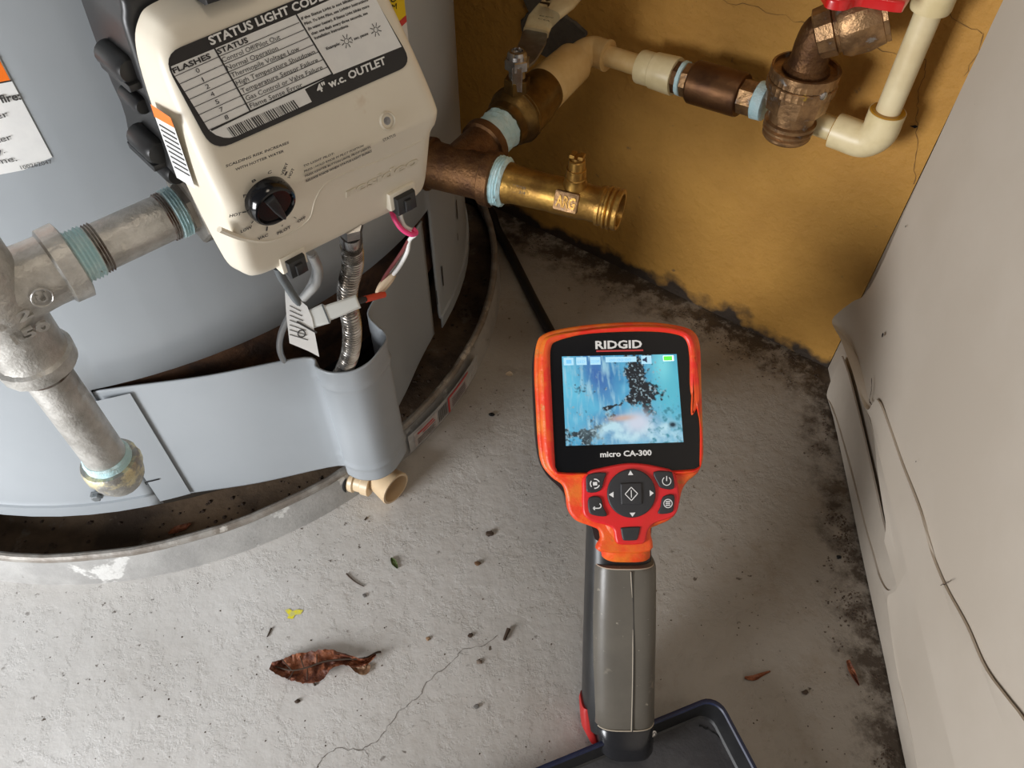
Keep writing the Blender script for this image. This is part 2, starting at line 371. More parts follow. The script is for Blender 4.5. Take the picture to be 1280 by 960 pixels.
shA = sheet('wall_sheet', [(1340, -190, .018), (1254, 0, .018), (1200, 115, .018), (1140, 245, .018), (1088, 358, .019), (1064, 378, .022), (1040, 400, .030), (1051, 425, .028), (1064, 460, .025), (1074, 492, .023), (1084, 512, .022),
       (1096, 500, .021), (1108, 526, .020), (1126, 578, .020), (1149, 638, .020), (1163, 690, .020), (1180, 732, .020), (1207, 782, .020), (1232, 838, .020), (1282, 905, .020), (1330, 980, .02)],
       M['sheet'], 'large smooth off-white wall sheet, upper, with a curled pointed corner and torn lower edge', 'wall sheet', .75, .018, cols=22)
sheet('wall_sheet', [(1052, 445, .007), (1034, 489, .007), (1038, 506, .007), (1047, 530, .006), (1062, 585, .006), (1079, 652, .006), (1090, 690, .006), (1099, 722, .006), (1110, 738, .006), (1122, 728, .006), (1136, 706, .006), (1149, 684, .006)],
      M['sheet2'], 'narrow dirty off-white lower sheet under the curled corner, reaching the wall corner', 'wall sheet', .38, .0045, cols=12)
sheet('wall_sheet', [(1078, 500, .009), (1089, 530, .009), (1094, 560, .009), (1097, 590, .009), (1103, 630, .009), (1107, 655, .009), (1105, 676, .009)],
      M['sheet'], 'thin strip of off-white sheet lapped between the curled sheet and the floor-level sheet', 'wall sheet', .33, .0075, cols=10)
sheet('wall_sheet', [(1152, 682, .011), (1136, 708, .011), (1119, 738, .011), (1109, 747, .012), (1112, 779, .011), (1121, 839, .011), (1131, 882, .011), (1140, 924, .011), (1147, 962, .011), (1160, 1020, .011)],
      M['sheet'], 'lower off-white sheet standing on the floor below the slanting crack', 'wall sheet', .75, .0105, cols=16)
for px, wd in (([(1090, 473), (1090, 488), (1087, 500), (1092, 512)], .0008), ([(1176, 731), (1183, 730), (1190, 725)], .0003)):
    RFo = Fr(CP+CN*.0205, CU, CN); crack('tear', px, RFo, wd, M['twig'], shA)
for q, s in (((1105, 419), 3.6), ((1132, 283), 1.6), ((1147, 577), 1.2)):
    xy = RF.hit(*q, .0195); d_ = .0004*s
    ob('hole', flat([(xy[0]+math.cos(a/8*2*pi)*d_, xy[1]+math.sin(a/8*2*pi)*d_*1.3) for a in range(8)], RF, .0195 if q[1] < 400 else .0205), M['black'], shA, 0)

# ================================================================== DRAIN PAN
pan = root('drain_pan', A, 'round galvanised metal drain pan under the grey water heater', 'drain pan')
ob('pan_wall', rev(A, Z, [(.0, .3235), (.012, .3225), (.029, .3190), (.029, .3175), (.012, .3205), (.002, .3215)], 120, cap=False), M['pan'], pan)
ob('rim', tube([A+V((.3178*math.cos(a*2*pi/96), .3178*math.sin(a*2*pi/96), .0315+.0006*math.sin(a*1.9))) for a in range(97)], .0033, 10, 1, cap=False),
   mat('worn_pan_rim', (.34, .32, .29), (.22, .19, .16), rough=.5, metal=.3, scale=60, bump=.3, spots=[(40, .60, .66, (.60, .57, .52))]), pan)
ob('pan_floor', rev(A, Z, [(.001, .3215), (.0025, .318), (.0025, .001)], 96), M['pan_in'], pan)
# sticker wrapped round the pan wall
CYP = Cy(A, .3215)
def cypatch(poly_px, cy, w, m, name, parent, n=8, label=None):
    P = cy.hits(poly_px, w)                 # four corners a,b,c,d: bent to the wall
    vs = []; 
    for i in range(n+1):
        t = i/n; p = V(P[0]).lerp(V(P[1]), t); q = V(P[3]).lerp(V(P[2]), t); vs += [cy.pt(p.x, p.y, w), cy.pt(q.x, q.y, w)]
    return ob(name, (vs, [(2*i, 2*i+2, 2*i+3, 2*i+1) for i in range(n)]), m, parent, 60, label=label)
film = mat('worn_clear_film', (.55, .55, .54), (.44, .44, .44), rough=.18, scale=60, bump=.5, bscale=90)
CYW = Cy(A, .3245)
def cybent(x0, x1, y0, y1, w, cy=CYW, n=10, skew=0):
    vs = []
    for i in range(n+1):
        x = x0+(x1-x0)*i/n; vs += [cy.pt(x, y0, w-skew*0), cy.pt(x, y1, w)]
    return vs, [(2*i, 2*i+2, 2*i+3, 2*i+1) for i in range(n)]
def panx(px, py): return CYW.hit(px, py)[0]
xa, xb = panx(508, 540), panx(596, 455)
stk = ob('pan_sticker', cybent(xa, xb, .004, .027, .0006, n=24), film, pan, 60, label='worn clear sticker with red and white print')
x1, x2 = panx(517, 548), panx(545, 520)
ob('print_panel', cybent(x1, x2, .006, .024, .0010), mat('aged_white_print', (.60, .55, .52), (.45, .40, .38), rough=.4, scale=120), stk, 60, label='off-white printed panel')
ob('print_panel', cybent(panx(560, 508), panx(582, 480), .006, .024, .0010), mat('pinkish_print', (.52, .44, .43), (.42, .36, .35), rough=.4, scale=120), stk, 60, label='pinkish printed panel with a red frame')
CF = lambda px, py: None
bars = [cybent(x1+.004, x2-.005, .0195, .0215, .0013), cybent(x1+.010, x2-.003, .0165, .0178, .0013), cybent(panx(559, 508), panx(561, 506), .005, .025, .0013), cybent(panx(560, 508), panx(584, 478), .0225, .025, .0013)]
ob('red_print', join(*bars), M['redp'], stk, 60)
bl = []
for k in range(5):
    bl.append(cybent(x1+.003, x2-.003-.002*(k % 2), .0075+.0016*k, .0080+.0016*k, .0013)); bl.append(cybent(panx(564, 505), panx(580, 484), .0075+.0024*k, .0082+.0024*k, .0013))
bx0, bx1 = panx(547, 518), panx(558, 507)
for k in range(7): bl.append(cybent(bx0+(bx1-bx0)*k/7, bx0+(bx1-bx0)*(k+.45)/7, .007, .023, .0012, n=1))
ob('black_print', join(*bl), M['ink2'], stk, 60)
# cream drain fitting on the pan
a_ = math.radians(-47.5); ER = V((math.cos(a_), math.sin(a_), 0)); ET = V((-math.sin(a_), math.cos(a_), 0))
da = math.radians(-49.8); DR = V((math.cos(da), math.sin(da), 0)); DC = A+Z*.0148
fit_m = mat('cream_cpvc', (.72, .56, .36), (.66, .49, .30), rough=.35, scale=40)
n0 = atz(438, 599, .0150); n1 = atz(463, 606, .0150); nd_ = (n1-n0).normalized()
b0 = atz(462, 588, .0155); b1_ = atz(482, 602, .0155); bdr = (b1_-b0).normalized(); bq = (atz(495, 611, .0155)-b0).length
fit = ob('drain_fitting', rev(b0, bdr, [(-.004, .0092), (0, .0100), (bq-.013, .0122), (bq-.001, .0142), (bq, .0138), (bq, .0120), (bq-.012, .0105), (bq-.020, .0098), (bq-.020, .0001)], 40), fit_m, pan, 30, label='cream plastic drain outlet')
ob('neck', rev(n0, nd_, [(-.004, .0085), (.002, .0098), (.005, .0098), (.006, .0082), (.011, .0082), (.012, .0094), (.018, .0094)], 30), fit_m, pan, 30)
DC = n0; DR = nd_
ob('gasket', rev(n0-nd_*.0025, nd_, [(0, .0080), (0, .0112), (.0030, .0112), (.0030, .0080)], 28, cap=False), M['black'], fit)

# ================================================================== WATER HEATER
heat = root('water_heater', A+Z*.0028, 'tall grey round gas water heater standing in the drain pan', 'water heater')
CJ = Cy(A, R)
HT = 1.10
AZ0, AZ1 = math.radians(-74), math.radians(-21)
azs = sorted(set([math.radians(a) for a in range(-180, 180, 4)]+[math.radians(-74+k*53/22) for k in range(23)]))
azs = [a for a in azs if not any(abs(a-b) < .015 and a != b for b in (AZ0, AZ1))]
zs = [.048, .0485, .060, .0605, .066, .12, .150, .1755, .21, .3, .45, .7, HT]
rz = [R+.0012, R+.0022, R+.0022, R+.0004, R, R, R, R, R, R, R, R, R]
vs = []; fs = []; na = len(azs)
for zz, rr in zip(zs, rz): vs += [V((A.x+rr*math.cos(a), A.y+rr*math.sin(a), zz)) for a in azs]
for i in range(len(zs)-1):
    for j in range(na):
        k = (j+1) % na; am = azs[j]+.001
        if AZ0 <= am < AZ1 and zs[i+1] <= .1756: continue
        fs.append((i*na+j, i*na+k, (i+1)*na+k, (i+1)*na+j))
fs.append(tuple((len(zs)-1)*na+j for j in range(na)))
jk = ob('jacket', (vs, fs), M['jacket'], heat, 30)
md = jk.modifiers.new('thick', 'SOLIDIFY'); md.thickness = .0012; md.offset = -1
ob('insulation', rev(A, Z, [(.11, R-.006), (.30, R-.006)], 96, cap=False), M['brown'], heat)
ob('burner_shell', rev(A, Z, [(.014, .24), (.05, .255), (.125, .265), (.125, .05)], 80), M['black'], heat)
ob('skirt', rev(A, Z, [(.003, .262), (.058, .268), (.058, .05)], 80), mat('dark_skirt', (.05, .04, .03), rough=.8), heat)
# front access cover: flat wings and a bulging channel, same outline top and bottom
top = [(-.2513-.016, .2925), (-.2395, .2985), (-.188, .3081), (-.1309, .3234), (-.1226, .316), (-.1139, .3114), (-.1043, .3107), (-.0967, .3127), (-.0895, .3185), (-.0852, .3261), (-.0809, .3379), (-.0838, .3455), (-.0880, .3500), (-.0951, .3625), (-.0900, .3830), (-.0855, .3977), (-.0770, .4300), (-.0672, .4600)]
ptop = [V((x, y, 0)) for x, y in top]; C2 = cr(ptop, 5)
rs = []
cc = V((-.1035, .333, 0))
def rad(p, d): q = V((p.x-A.x, p.y-A.y, 0)); return q.normalized()*d
def zt(i, n):                               # top height: left corner and right end dip a little
    t = i/n; return .1725-.0010*math.sin(t*9)-max(0, .035-t)*.25
def zb(i, n): return .050-.001*math.sin(i/n*pi)
cov = []; n_ = len(C2)-1
for p_, k in ((0, 0),):
    for lev in [0, .015, .05, .3, .6, .85, .9, .93, .96, 1]:
        row = []
        for i, q in enumerate(C2):
            t = i/n_; zz = zb(i, n_)+(zt(i, n_)-zb(i, n_))*lev
            inch = (q-cc).length < .032
            bead = .0013*sum(math.exp(-((zz-b)/.0022)**2) for b in (.062, .155)) if inch else 0
            row.append(V((q.x, q.y, zz))+rad(q, bead+(.0006 if lev < .02 else 0)))
        cov.append(row)
# denser rows for the two beads
cov = []
levs = [0, .008, .02]+[k/60 for k in range(3, 60)]+[.985, 1]
for lev in levs:
    row = []
    for i, q in enumerate(C2):
        zz = zb(i, n_)+(zt(i, n_)-zb(i, n_))*lev
        s_ = max(0, 1-((q-cc).length/.034)**4)
        bead = .0015*s_*sum(math.exp(-((zz-b)/.0022)**2) for b in (.0645, .1545))
        flare = .0012*max(0, (lev-.93)/.07)*s_
        row.append(V((q.x, q.y, zz))+(q-cc).normalized()*(bead+flare))
    cov.append(row)
cv = ob('access_cover', rings(cov, False, False, close=False), M['jacket'], heat, 40, label='bowed grey front cover with a half-round channel')
md = cv.modifiers.new('thick', 'SOLIDIFY'); md.thickness = .0014; md.offset = -1
# left flange of the cover overlapping the jacket, its bolt and slot
CJ2 = Cy(A, R+.0022)
fl = [CJ2.hit(118, 489)[0], CJ2.hit(150, 487)[0]]
ob('cover_flange', cybent(CJ2.hit(108, 489)[0], CJ2.hit(160, 487)[0], .052, .168, .0004, cy=CJ2, n=6), M['jacket'], heat, 60)
bx, bz = CJ.hit(121, 620, .003)
bp_ = CJ.pt(bx, bz, .0018); bd = (CJ.pt(bx, bz, 1)-CJ.pt(bx, bz, 0))
bo = ob('bolt', join(rev(bp_, bd, [(0, .0048), (.001, .0048), (.001, .0034), (.0038, .0034), (.0042, .0026)], 6)), mat('grey_bolt', (.25, .27, .28), rough=.4, metal=.6), heat, 20)
sx, sz = CJ2.hit(190, 602, .0015)
ob('slot', join(cybent(sx-.005, sx+.005, sz-.0007, sz+.0007, .0009, cy=CJ2, n=2), cybent(sx-.005, sx-.0042, sz-.003, sz, .0009, cy=CJ2, n=2)), M['black'], heat, 0)
# crimps on the right flank of the jacket
for px, py, dx_, dz_ in ((571, 262, .0012, .010), (572, 296, .0008, .004), (553, 345, .0010, .011), (546, 372, .0006, .008)):
    x_, z_ = CJ.hit(px, py, .0004)
    ob('slit', cybent(x_-dx_, x_+dx_, z_-dz_, z_+dz_, .0006, cy=CJ, n=3), M['black'], heat, 0)

# labels on the jacket
def cyl_slab(poly, cy, w, n=1):             # polygon in (arc, height), cut into thin upright strips so it bends
    xs = sorted(p[0] for p in poly); x0, x1 = xs[0], xs[-1]; N_ = 10; vs = []; fs = []
    def span(x):
        ys = []
        for i in range(len(poly)):
            a, b = poly[i], poly[(i+1) % len(poly)]
            if (a[0]-x)*(b[0]-x) <= 0 and a[0] != b[0]: ys.append(a[1]+(b[1]-a[1])*(x-a[0])/(b[0]-a[0]))
        return min(ys), max(ys)
    for i in range(N_+1):
        x = x0+(x1-x0)*min(max(i/N_, 1e-4), 1-1e-4); lo, hi = span(x); vs += [cy.pt(x, lo, w), cy.pt(x, hi, w)]
    return vs, [(2*i, 2*i+2, 2*i+3, 2*i+1) for i in range(N_)]
a0 = CJ.hit(12, 71); a1 = CJ.hit(69, 203)
rx = a1[0]; bz_ = a1[1]; lx = rx-.14
wl = ob('warning_label', cyl_slab([(lx, bz_), (rx-.003, bz_-.0003), (rx, bz_+.003), (rx, bz_+.13), (lx, bz_+.13)], CJ, .0003), M['white'], heat, 60, label='white warning label with an orange band and black print')
o1 = CJ.hit(20, 98)[1]; o2 = CJ.hit(10, 70)[1]
ob('orange_band', cyl_slab([(lx, o1), (rx-.0004, o1), (rx-.0004, o2), (lx, o2)], CJ, .0005), M['orange'], wl, 60)
ob('band_edge', join(cyl_slab([(lx, o1-.0006), (rx, o1-.0006), (rx, o1), (lx, o1)], CJ, .0006), cyl_slab([(lx, o2), (rx, o2), (rx, o2+.0005), (lx, o2+.0005)], CJ, .0006)), M['ink'], wl, 60)
tx = [('er fire:', (-16, 132), (27, 124), 10, True), ('her', (-13, 152), (12, 145), 8, False), ('water', (-23, 184), (16, 174), 8, False), ('ly.', (-6, 194), (7, 191), 8, False), ('home.', (-20, 209), (22, 201), 8, False), ('100262047', (27, 212), (66, 204), 5.5, False)]
ob('lettering', join(*[text(s_, CJ, p, q, c, .0007, b) for s_, p, q, c, b in tx]), M['ink2'], wl, 0)
e0 = CJ.hit(505, 0); e1 = CJ.hit(510, 50)
ex_ = e1[0]; eb = e1[1]-.012; et_ = eb+.075
el = ob('energy_label', cyl_slab([(ex_-.05, eb), (ex_, eb), (ex_, et_), (ex_-.05, et_)], CJ, .0004), M['white'], heat, 60, label='white and yellow sticker with a red stripe beside the control')
zy = CJ.hit(508, 17)[1]
ob('yellow_panel', cyl_slab([(ex_-.05, zy), (ex_-.0003, zy), (ex_-.0003, et_), (ex_-.05, et_)], CJ, .0006), M['yellow'], el, 60)
ob('red_stripe', cyl_slab([(ex_-.05, zy-.004), (ex_-.0003, zy-.004), (ex_-.0003, zy), (ex_-.05, zy)], CJ, .0007), M['redp'], el, 60)
ob('lettering', join(text('TO', CJ, (482, 6), (496, 1), 6, .0009, True), text('OM', CJ, (482, 16), (496, 11), 7, .0009, False)), M['ink'], el, 0)

# ================================================================== GAS CONTROL
def G(t, s, z): return A+ET*t+ER*(R+s)+Z*z
gas = root('gas_control_valve', G(-.008, 0, .303), 'cream gas control box with black dial and status label on the heater front', 'gas control')
def sf(z):                                  # front surface stand-off
    if z < .350: return .098+(z-.303)/.047*.0105
    return .1085-(z-.350)/.060*.0232
outline = cr2([(-.0585, .398), (-.0605, .372), (-.0605, .350), (-.0600, .322), (-.0580, .309), (-.050, .3035), (-.030, .3025), (.000, .3015), (.025, .3005), (.037, .303), (.0415, .309), (.0425, .325), (.0430, .339), (.0455, .343), (.0462, .352), (.0435, .372), (.0385, .397), (.0345, .4065), (.027, .4115), (.008, .4130), (-.020, .4130), (-.046, .4120), (-.054, .4085)], 6)
cx_, cz_ = -.008, .356
def sd(x, z, poly):
    best = 1e9
    for i in range(len(poly)):
        a = poly[i]; b = poly[(i+1) % len(poly)]; dx, dy = b[0]-a[0], b[1]-a[1]; L2 = dx*dx+dy*dy+1e-12
        t = max(0, min(1, ((x-a[0])*dx+(z-a[1])*dy)/L2)); best = min(best, math.hypot(x-a[0]-dx*t, z-a[1]-dy*t))
    return best
rs = []
def sback(z): return .071+.0165*max(0, min(1, (.366-z)/.055))
for q_, g in ((0, -.0012), (.5, -.0006)): rs.append([G(x, sback(z)*(1-q_)+(sf(z)-.0065)*q_, z) for x, z in inset(outline, g)])
RR = .0065
for k in range(30):
    f = (k/29)**1.35*.995; ring = []
    for x, z in outline:
        X = x+(cx_-x)*f; Zz = z+(cz_-z)*f; d = sd(X, Zz, outline); d = min(d, RR)
        drop = RR-math.sqrt(max(0, RR*RR-(RR-d)**2))
        # fine raised outline round the dial and a shallow step at the fold
        ring.append(G(X, sf(Zz)-drop*.9, Zz))
    rs.append(ring)
ob('housing', rings(rs, True, True), M['cream'], gas, 60)
# black rear body with lugs
FR = Fr(G(0, 0, 0), ET, ER)
bb = cr2([(-.060, .400), (-.061, .362), (-.054, .342), (.030, .338), (.043, .345), (.045, .405), (.036, .4185), (.004, .4205), (-.050, .4185), (-.058, .412)], 4)
ob('rear_body', slab(bb, FR, .028, .069, .003), M['blackp'], gas)
ob('rear_body', slab(rrect(-.006, .355, .07, .07, .01), FR, .004, .03, .002), M['blackp'], gas)
for (x, z, r_, l) in ((-.0620, .3900, .0052, .020), (-.0635, .3560, .0055, .018), (-.0600, .3440, .005, .02), (-.0625, .3760, .0035, .015)):
    ob('lug', rev(G(x, .064-l, z), ER, [(0, r_), (l*.9, r_), (l, r_*.8)], 18), M['blackp'], gas)
for (x0, x1, z0, z1, s0, s1) in ((-.0655, -.058, .3835, .3865, .04, .066), (-.068, -.058, .349, .352, .04, .064)):
    ob('rib', box(FR, x0, x1, z0, z1, s0, s1, .001), M['blackp'], gas)
ob('clip', box(FR, -.036, -.016, .4135, .4215, .055, .088, .002), M['blackp'], gas)
ob('clip', box(FR, -.012, .030, .4115, .4185, .050, .086, .002), M['blackp'], gas)
# upper panel frame: the status label
e = (ER*(-.0232)+Z*.060).normalized(); LF = Fr(G(-.01, sf(.380), .380)+ET.cross(e)*.0002, ET, ET.cross(e))
def c1(x, y): return (160+x/3.2, y/3.2)     # crop pixel to photograph pixel
tl = V(LF.hit(201, 69)); bl_ = V(LF.hit(266, 190)); br = V(LF.hit(516, 80)); tr = V(LF.hit(450, -34))
def quad_r(a, b, c, d, rr, n=6):            # rounded quadrilateral
    P = [a, b, c, d]; o = []
    for i in range(4):
        p, q, r_ = P[i-1], P[i], P[(i+1) % 4]; u = (p-q).normalized()*rr; v_ = (r_-q).normalized()*rr
        for k in range(n+1):
            t = k/n; o.append(tuple((q+u)*(1-t)**2+q*2*t*(1-t)+(q+v_)*t*t))
    return o
lab = ob('status_label', slab(quad_r(tl, bl_, br, tr, .0075), LF, 0, .0003), M['ink'], gas, 0, label='black and white status light code label')
wp = [(170, 266), (345, 194), (500, 129), (672, 58), (800, 2), (955, -66), (1092, 187), (815, 299), (705, 357), (733, 407), (560, 487), (430, 545), (405, 551), (380, 550), (350, 540), (322, 520), (240, 390), (176, 290)]
ob('white_field', flat(LF.hits([c1(*p) for p in wp]), LF, .0005), M['white'], lab, 0)
ln = []
def LN(a, b, t): ln.append(quadline(LF, LF.hit(*c1(*a)), LF.hit(*c1(*b)), t, .0007))
for k in range(8):
    Lk = (186+18.6*k, 305+31*k); Mk = (358+18.4*k, 228+31*k); Rk = (682+19*k, 90+29.6*k)
    LN(Lk, Mk, .00022); LN(Mk, Rk, .00022)
LN((330, 521), (487, 445), .0006); LN((487, 445), (815, 297), .0006)
LN((343, 193), (487, 445), .0006); LN((670, 58), (816, 298), .0006)
bk = random.Random(3); x = 0.0
while x < 1:
    ww = bk.choice((.006, .012, .018)); a = V(c1(393+270*x, 511-113*x)); b = a+V((8.5, 11.5)); 
    ln.append(quadline(LF, LF.hit(*a), LF.hit(*b), ww*.028, .0007)); x += ww+bk.choice((.010, .014, .02))
T = [('FLASHES', (184, 294), (334, 231), 19, True), ('STATUS', (362, 217), (483, 168), 19, True)]
for s_, x0, y0 in (('0', 276, 293), ('1', 298, 327), ('2', 315, 357), ('4', 335, 388), ('5', 354, 418), ('7', 371, 449), ('8', 391, 480)): T.append((s_, (x0+(4 if s_ == '1' else 0), y0), (x0+(8 if s_ == '1' else 14), y0-(2 if s_ == '1' else 6)), 17, False))
T += [('Control Off/Pilot Out', (380, 250), (611, 155), 18, False), ('Normal Operation', (399, 281), (602, 199), 18, False), ('Thermopile Voltage Low', (417, 311), (687, 201), 18, False),
      ('High Temperature Shutdown', (437, 342), (750, 214), 18, False), ('Temperature Sensor Failure', (457, 374), (762, 247), 18, False), ('Gas Control or Valve Failure', (475, 403), (780, 276), 18, False), ('Flame Sense Error', (492, 433), (700, 346), 18, False),
      ('If the Status Light is not blinking, Rotate', (695, 80), (962, -22), 10, True), ('Pilot. To light Pilot, see Lighting Instructions', (708, 101), (962, 3), 10, True), ('(in water heater). If Status Light blinks more', (722, 121), (966, 28), 10, True),
      ('than one flash every three seconds, see', (735, 141), (960, 56), 10, True), ('Installation Instructions.', (748, 158), (884, 106), 10, True), ('Example:', (795, 200), (850, 178), 10, True), ('1 sec. pause', (897, 164), (962, 138), 10, True)]
g_ = [text(s_, LF, c1(*a), c1(*b), c/3.2, .0008, bo_) for s_, a, b, c, bo_ in T]
for cx0, cy0 in ((871, 165), (988, 119)):
    c_ = V(LF.hit(*c1(cx0, cy0)))
    for k in range(8):
        a = k*pi/4+.3; ln.append(quadline(LF, c_+V((math.cos(a), math.sin(a)))*.0013, c_+V((math.cos(a), math.sin(a)))*.0026, .0003, .0007))
        ln.append(quadline(LF, c_+V((math.cos(a), math.sin(a)))*.0010, c_+V((math.cos(a+pi/4), math.sin(a+pi/4)))*.0010, .00022, .0007))
ob('lettering', join(*g_), M['ink'], lab, 0)
ob('rules', join(*ln), M['ink'], lab, 0)
ob('lettering', text('STATUS LIGHT CODE', LF, c1(332, 181), c1(785, -2), 31/3.2, .0008, True), M['white'], lab, 0)
ob('lettering', join(text('4" w.c. OUTLET', LF, c1(760, 372), c1(1034, 254), 29/3.2, .0008, True)), M['white'], lab, 0)
# lower panel frame
e2 = (ER*.0105+Z*.047).normalized(); KF = Fr(G(-.01, sf(.330), .330), ET, ET.cross(e2)); KF.o += KF.n*.0002
def k1(x, y): return KF.hit(*c1(x, y))
T = [('SCALDING RISK INCREASES', (392, 670), (644, 574), 13), ('WITH HOTTER WATER', (430, 684), (624, 608), 13), ('TO LIGHT PILOT:', (702, 669), (825, 617), 11),
     ('PRESS / HOLD KNOB IN PILOT POSITION', (705, 690), (942, 586), 11), ('PRESS IGNITER BUTTON UNTIL PILOT LIGHTS', (709, 709), (971, 592), 11), ('RELEASE KNOB WHEN STATUS LIGHT BLINKS', (713, 729), (975, 608), 11),
     ('HOT', (405, 870), (452, 860), 15), ('LOW', (452, 932), (497, 912), 15), ('VAC', (519, 962), (561, 944), 15), ('PILOT', (598, 940), (652, 912), 15), ('OFF', (679, 892), (711, 874), 15),
     ('A', (462, 792), (476, 778), 14), ('B', (498, 732), (514, 722), 14), ('C', (560, 698), (576, 690), 14), ('VERY', (622, 700), (642, 650), 14), ('HOT', (648, 712), (667, 674), 14)]
g_ = [text(s_, KF, c1(*a), c1(*b), c/3.2, .0003, True) for s_, a, b, c in T]
UF = Fr(LF.o-LF.n*.0002, LF.ex, LF.n)
g_.append(text('STATUS', UF, c1(1022, 568), c1(1072, 544), 11/3.2, .0003))
for a, b, t in (((455, 848), (472, 845), .0006), ((492, 892), (500, 882), .0005), ((553, 922), (556, 904), .0007), ((614, 905), (617, 897), .0004), ((626, 700), (634, 684), .0009), ((662, 866), (672, 872), .0003)):
    g_.append(quadline(KF, k1(*a), k1(*b), t, .0003))
ob('lettering', join(*g_), M['ink2'], gas, 0, label='small grey printing around the dial')
emb = mat('cream_relief', (.665, .60, .48), rough=.45)
ob('embossed_lettering', text('resideo', KF, c1(872, 788), c1(1160, 652), 44/3.2, -.0001, True, ext=.0004), emb, gas, 0, label='faint raised lettering in the cream plastic')
arc = [k1(*p) for p in [(352, 880), (372, 925), (420, 945), (470, 960), (560, 968), (640, 940), (725, 880), (752, 800), (790, 740), (860, 700), (980, 655), (1080, 612), (1180, 560)]]
ob('relief_line', tube([KF.pt(x, y, -.0012) for x, y in arc[1:]], .0013, 6, 5), M['cream'], gas)
# dial
kc = KF.hit(342, 256, .004); KP = KF.pt(kc[0], kc[1], -.001)
kr = 31.5*(KP-CO).dot(FW)/F
dial = ob('dial', rev(KP, KF.n, [(0, kr*.98), (.0030, kr), (.0055, kr*.97), (.0066, kr*.90), (.0068, kr*.82), (.0058, kr*.74), (.0056, .0001)], 48), M['blackg'], gas, 40, label='round gloss black temperature dial')
DF = Fr(KP+KF.n*.0056, KF.ex, KF.n)
pa = V(DF.hit(334, 238)); pb = V(DF.hit(362, 274)); dd = (pb-pa).normalized(); nn = V((-dd.y, dd.x))
DF2 = Fr(DF.pt(0, 0), DF.ex*dd.x+DF.ey*dd.y, DF.n)
ob('pointer_ridge', slab([(-kr*.72, -.0022), (0, -.0019), (kr*.66, -.0010), (kr*.80, 0), (kr*.66, .0010), (0, .0019), (-kr*.72, .0022)], DF2, -.001, .0030, .0008), M['blackp'], dial)
# status lamp
lp = UF.hit(484, 151); LP = UF.pt(lp[0], lp[1], -.002)
ob('lamp_ring', rev(LP, UF.n, [(0, .0039), (.0024, .0039), (.0030, .0034), (.0024, .0029), (.0005, .0026), (.0005, .0001)], 28), emb, gas)
ob('status_lamp', rev(LP, UF.n, [(.0008, .0026), (.0018, .0022), (.0022, .0012), (.0023, .0001)], 20), mat('dull_lamp_glass', (.16, .16, .17), (.35, .35, .36), rough=.12, scale=300), gas, label='round grey status lamp')
# plugs at the lower edge, with cream sockets
for (x0, x1, z0, z1, s0, s1, nm) in ((-.0405, -.0315, .3010, .3090, .088, .1035, 'black_plug'), (.0180, .0290, .3065, .3150, .088, .1060, 'black_plug')):
    ob('socket', box(FR, x0-.002, x1+.002, z0+.001, z1+.0022, s0-.004, s1-.0030, .0012), M['cream'], gas)
    pl = ob(nm, box(FR, x0, x1, z0-.001, z1, s0, s1, .0012), M['blackp'], gas)
    ob('latch', box(FR, (x0+x1)/2-.0018, (x0+x1)/2+.0018, z0+.0005, z1-.002, s1-.0004, s1+.0014, .0005), M['blackp'], pl)
ob('outlet_boss', box(FR, -.004, .019, .2955, .303, .060, .086, .001), M['cream'], gas)
# warning sticker on the left flank of the box
SF = Fr(G(-.0612, 0, 0), ER, -ET)
SQ = lambda l, w_: flat([SF.hit(*p, w_) for p in l], SF, w_)
ob('side_sticker', SQ([(188, 130), (214, 148), (244, 236), (221, 222)], .0016), M['white'], gas, 0, label='small white sticker with an orange heading on the side')
ob('orange_heading', SQ([(188, 130), (213, 147), (218, 160), (193, 146)], .0018), M['orange'], gas, 0)
ob('lettering', join(*[quadline(SF, SF.hit(198+2.4*k, 156+6.6*k, .002), SF.hit(218+2.3*k, 168+6.5*k, .002), .0007, .0018) for k in range(9)]), M['ink2'], gas, 0)

# ------------------------------------------------------------------ galvanised gas pipe with drip leg
GS, GZ = .045, .315
def gt(px, py): p = onp(px, py, G(0, GS, 0), ER); return (p-A).dot(ET)
gp = root('gas_pipe', G(-.1345, GS, .0), 'grey galvanised gas pipe with tee and capped drip leg, left of the control', 'gas pipe')
gp.location.z = .10
NT = -ET
tA = gt(238, 262); tB = gt(95, 327)
def thr(s0, s1, r, n, d=.0005):
    o = []
    for k in range(n): o += [(s0+(s1-s0)*(k+.0)/n, r-d), (s0+(s1-s0)*(k+.5)/n, r+d)]
    return o+[(s1, r-d)]
hx = G(-.0500, GS, GZ)
ob('bushing', rev(hx, NT, [(-.004, .0150), (-.0035, .0192), (.0050, .0192), (.0062, .0180), (.0062, .0125), (.0085, .0122)], 6, rot=.3), mat('cast_bushing', (.40, .37, .33), (.30, .27, .23), rough=.4, metal=.7, scale=60, bump=.3), gp, 20, label='flat-sided silver bushing')
L0 = .0095
tee_t = gt(35, 352)
s_end = (-.0500)-tB                           # distance from hx to the tee band
ob('nipple', rev(hx, NT, [(L0-.002, .0104)]+[(L0+.012, .0106)]+[(s_end-.010, .0106), (s_end+.002, .0104)], 40), M['galv'], gp, label='horizontal galvanised nipple')
ob('sealant', rev(hx, NT, thr(L0-.0004, L0+.0050, .0113, 4), 36, wob=.05), M['dope'], gp, label='pale blue thread sealant')
ob('thread', rev(hx, NT, thr(L0+.0052, L0+.0085, .0108, 3), 36), M['rust'], gp)
ob('sealant', rev(hx, NT, thr(s_end-.0085, s_end, .0113, 5), 36, wob=.05), M['dope'], gp, label='pale blue thread sealant')
ob('thread', rev(hx, NT, thr(s_end-.0125, s_end-.0087, .0109, 3), 36), M['rust'], gp)
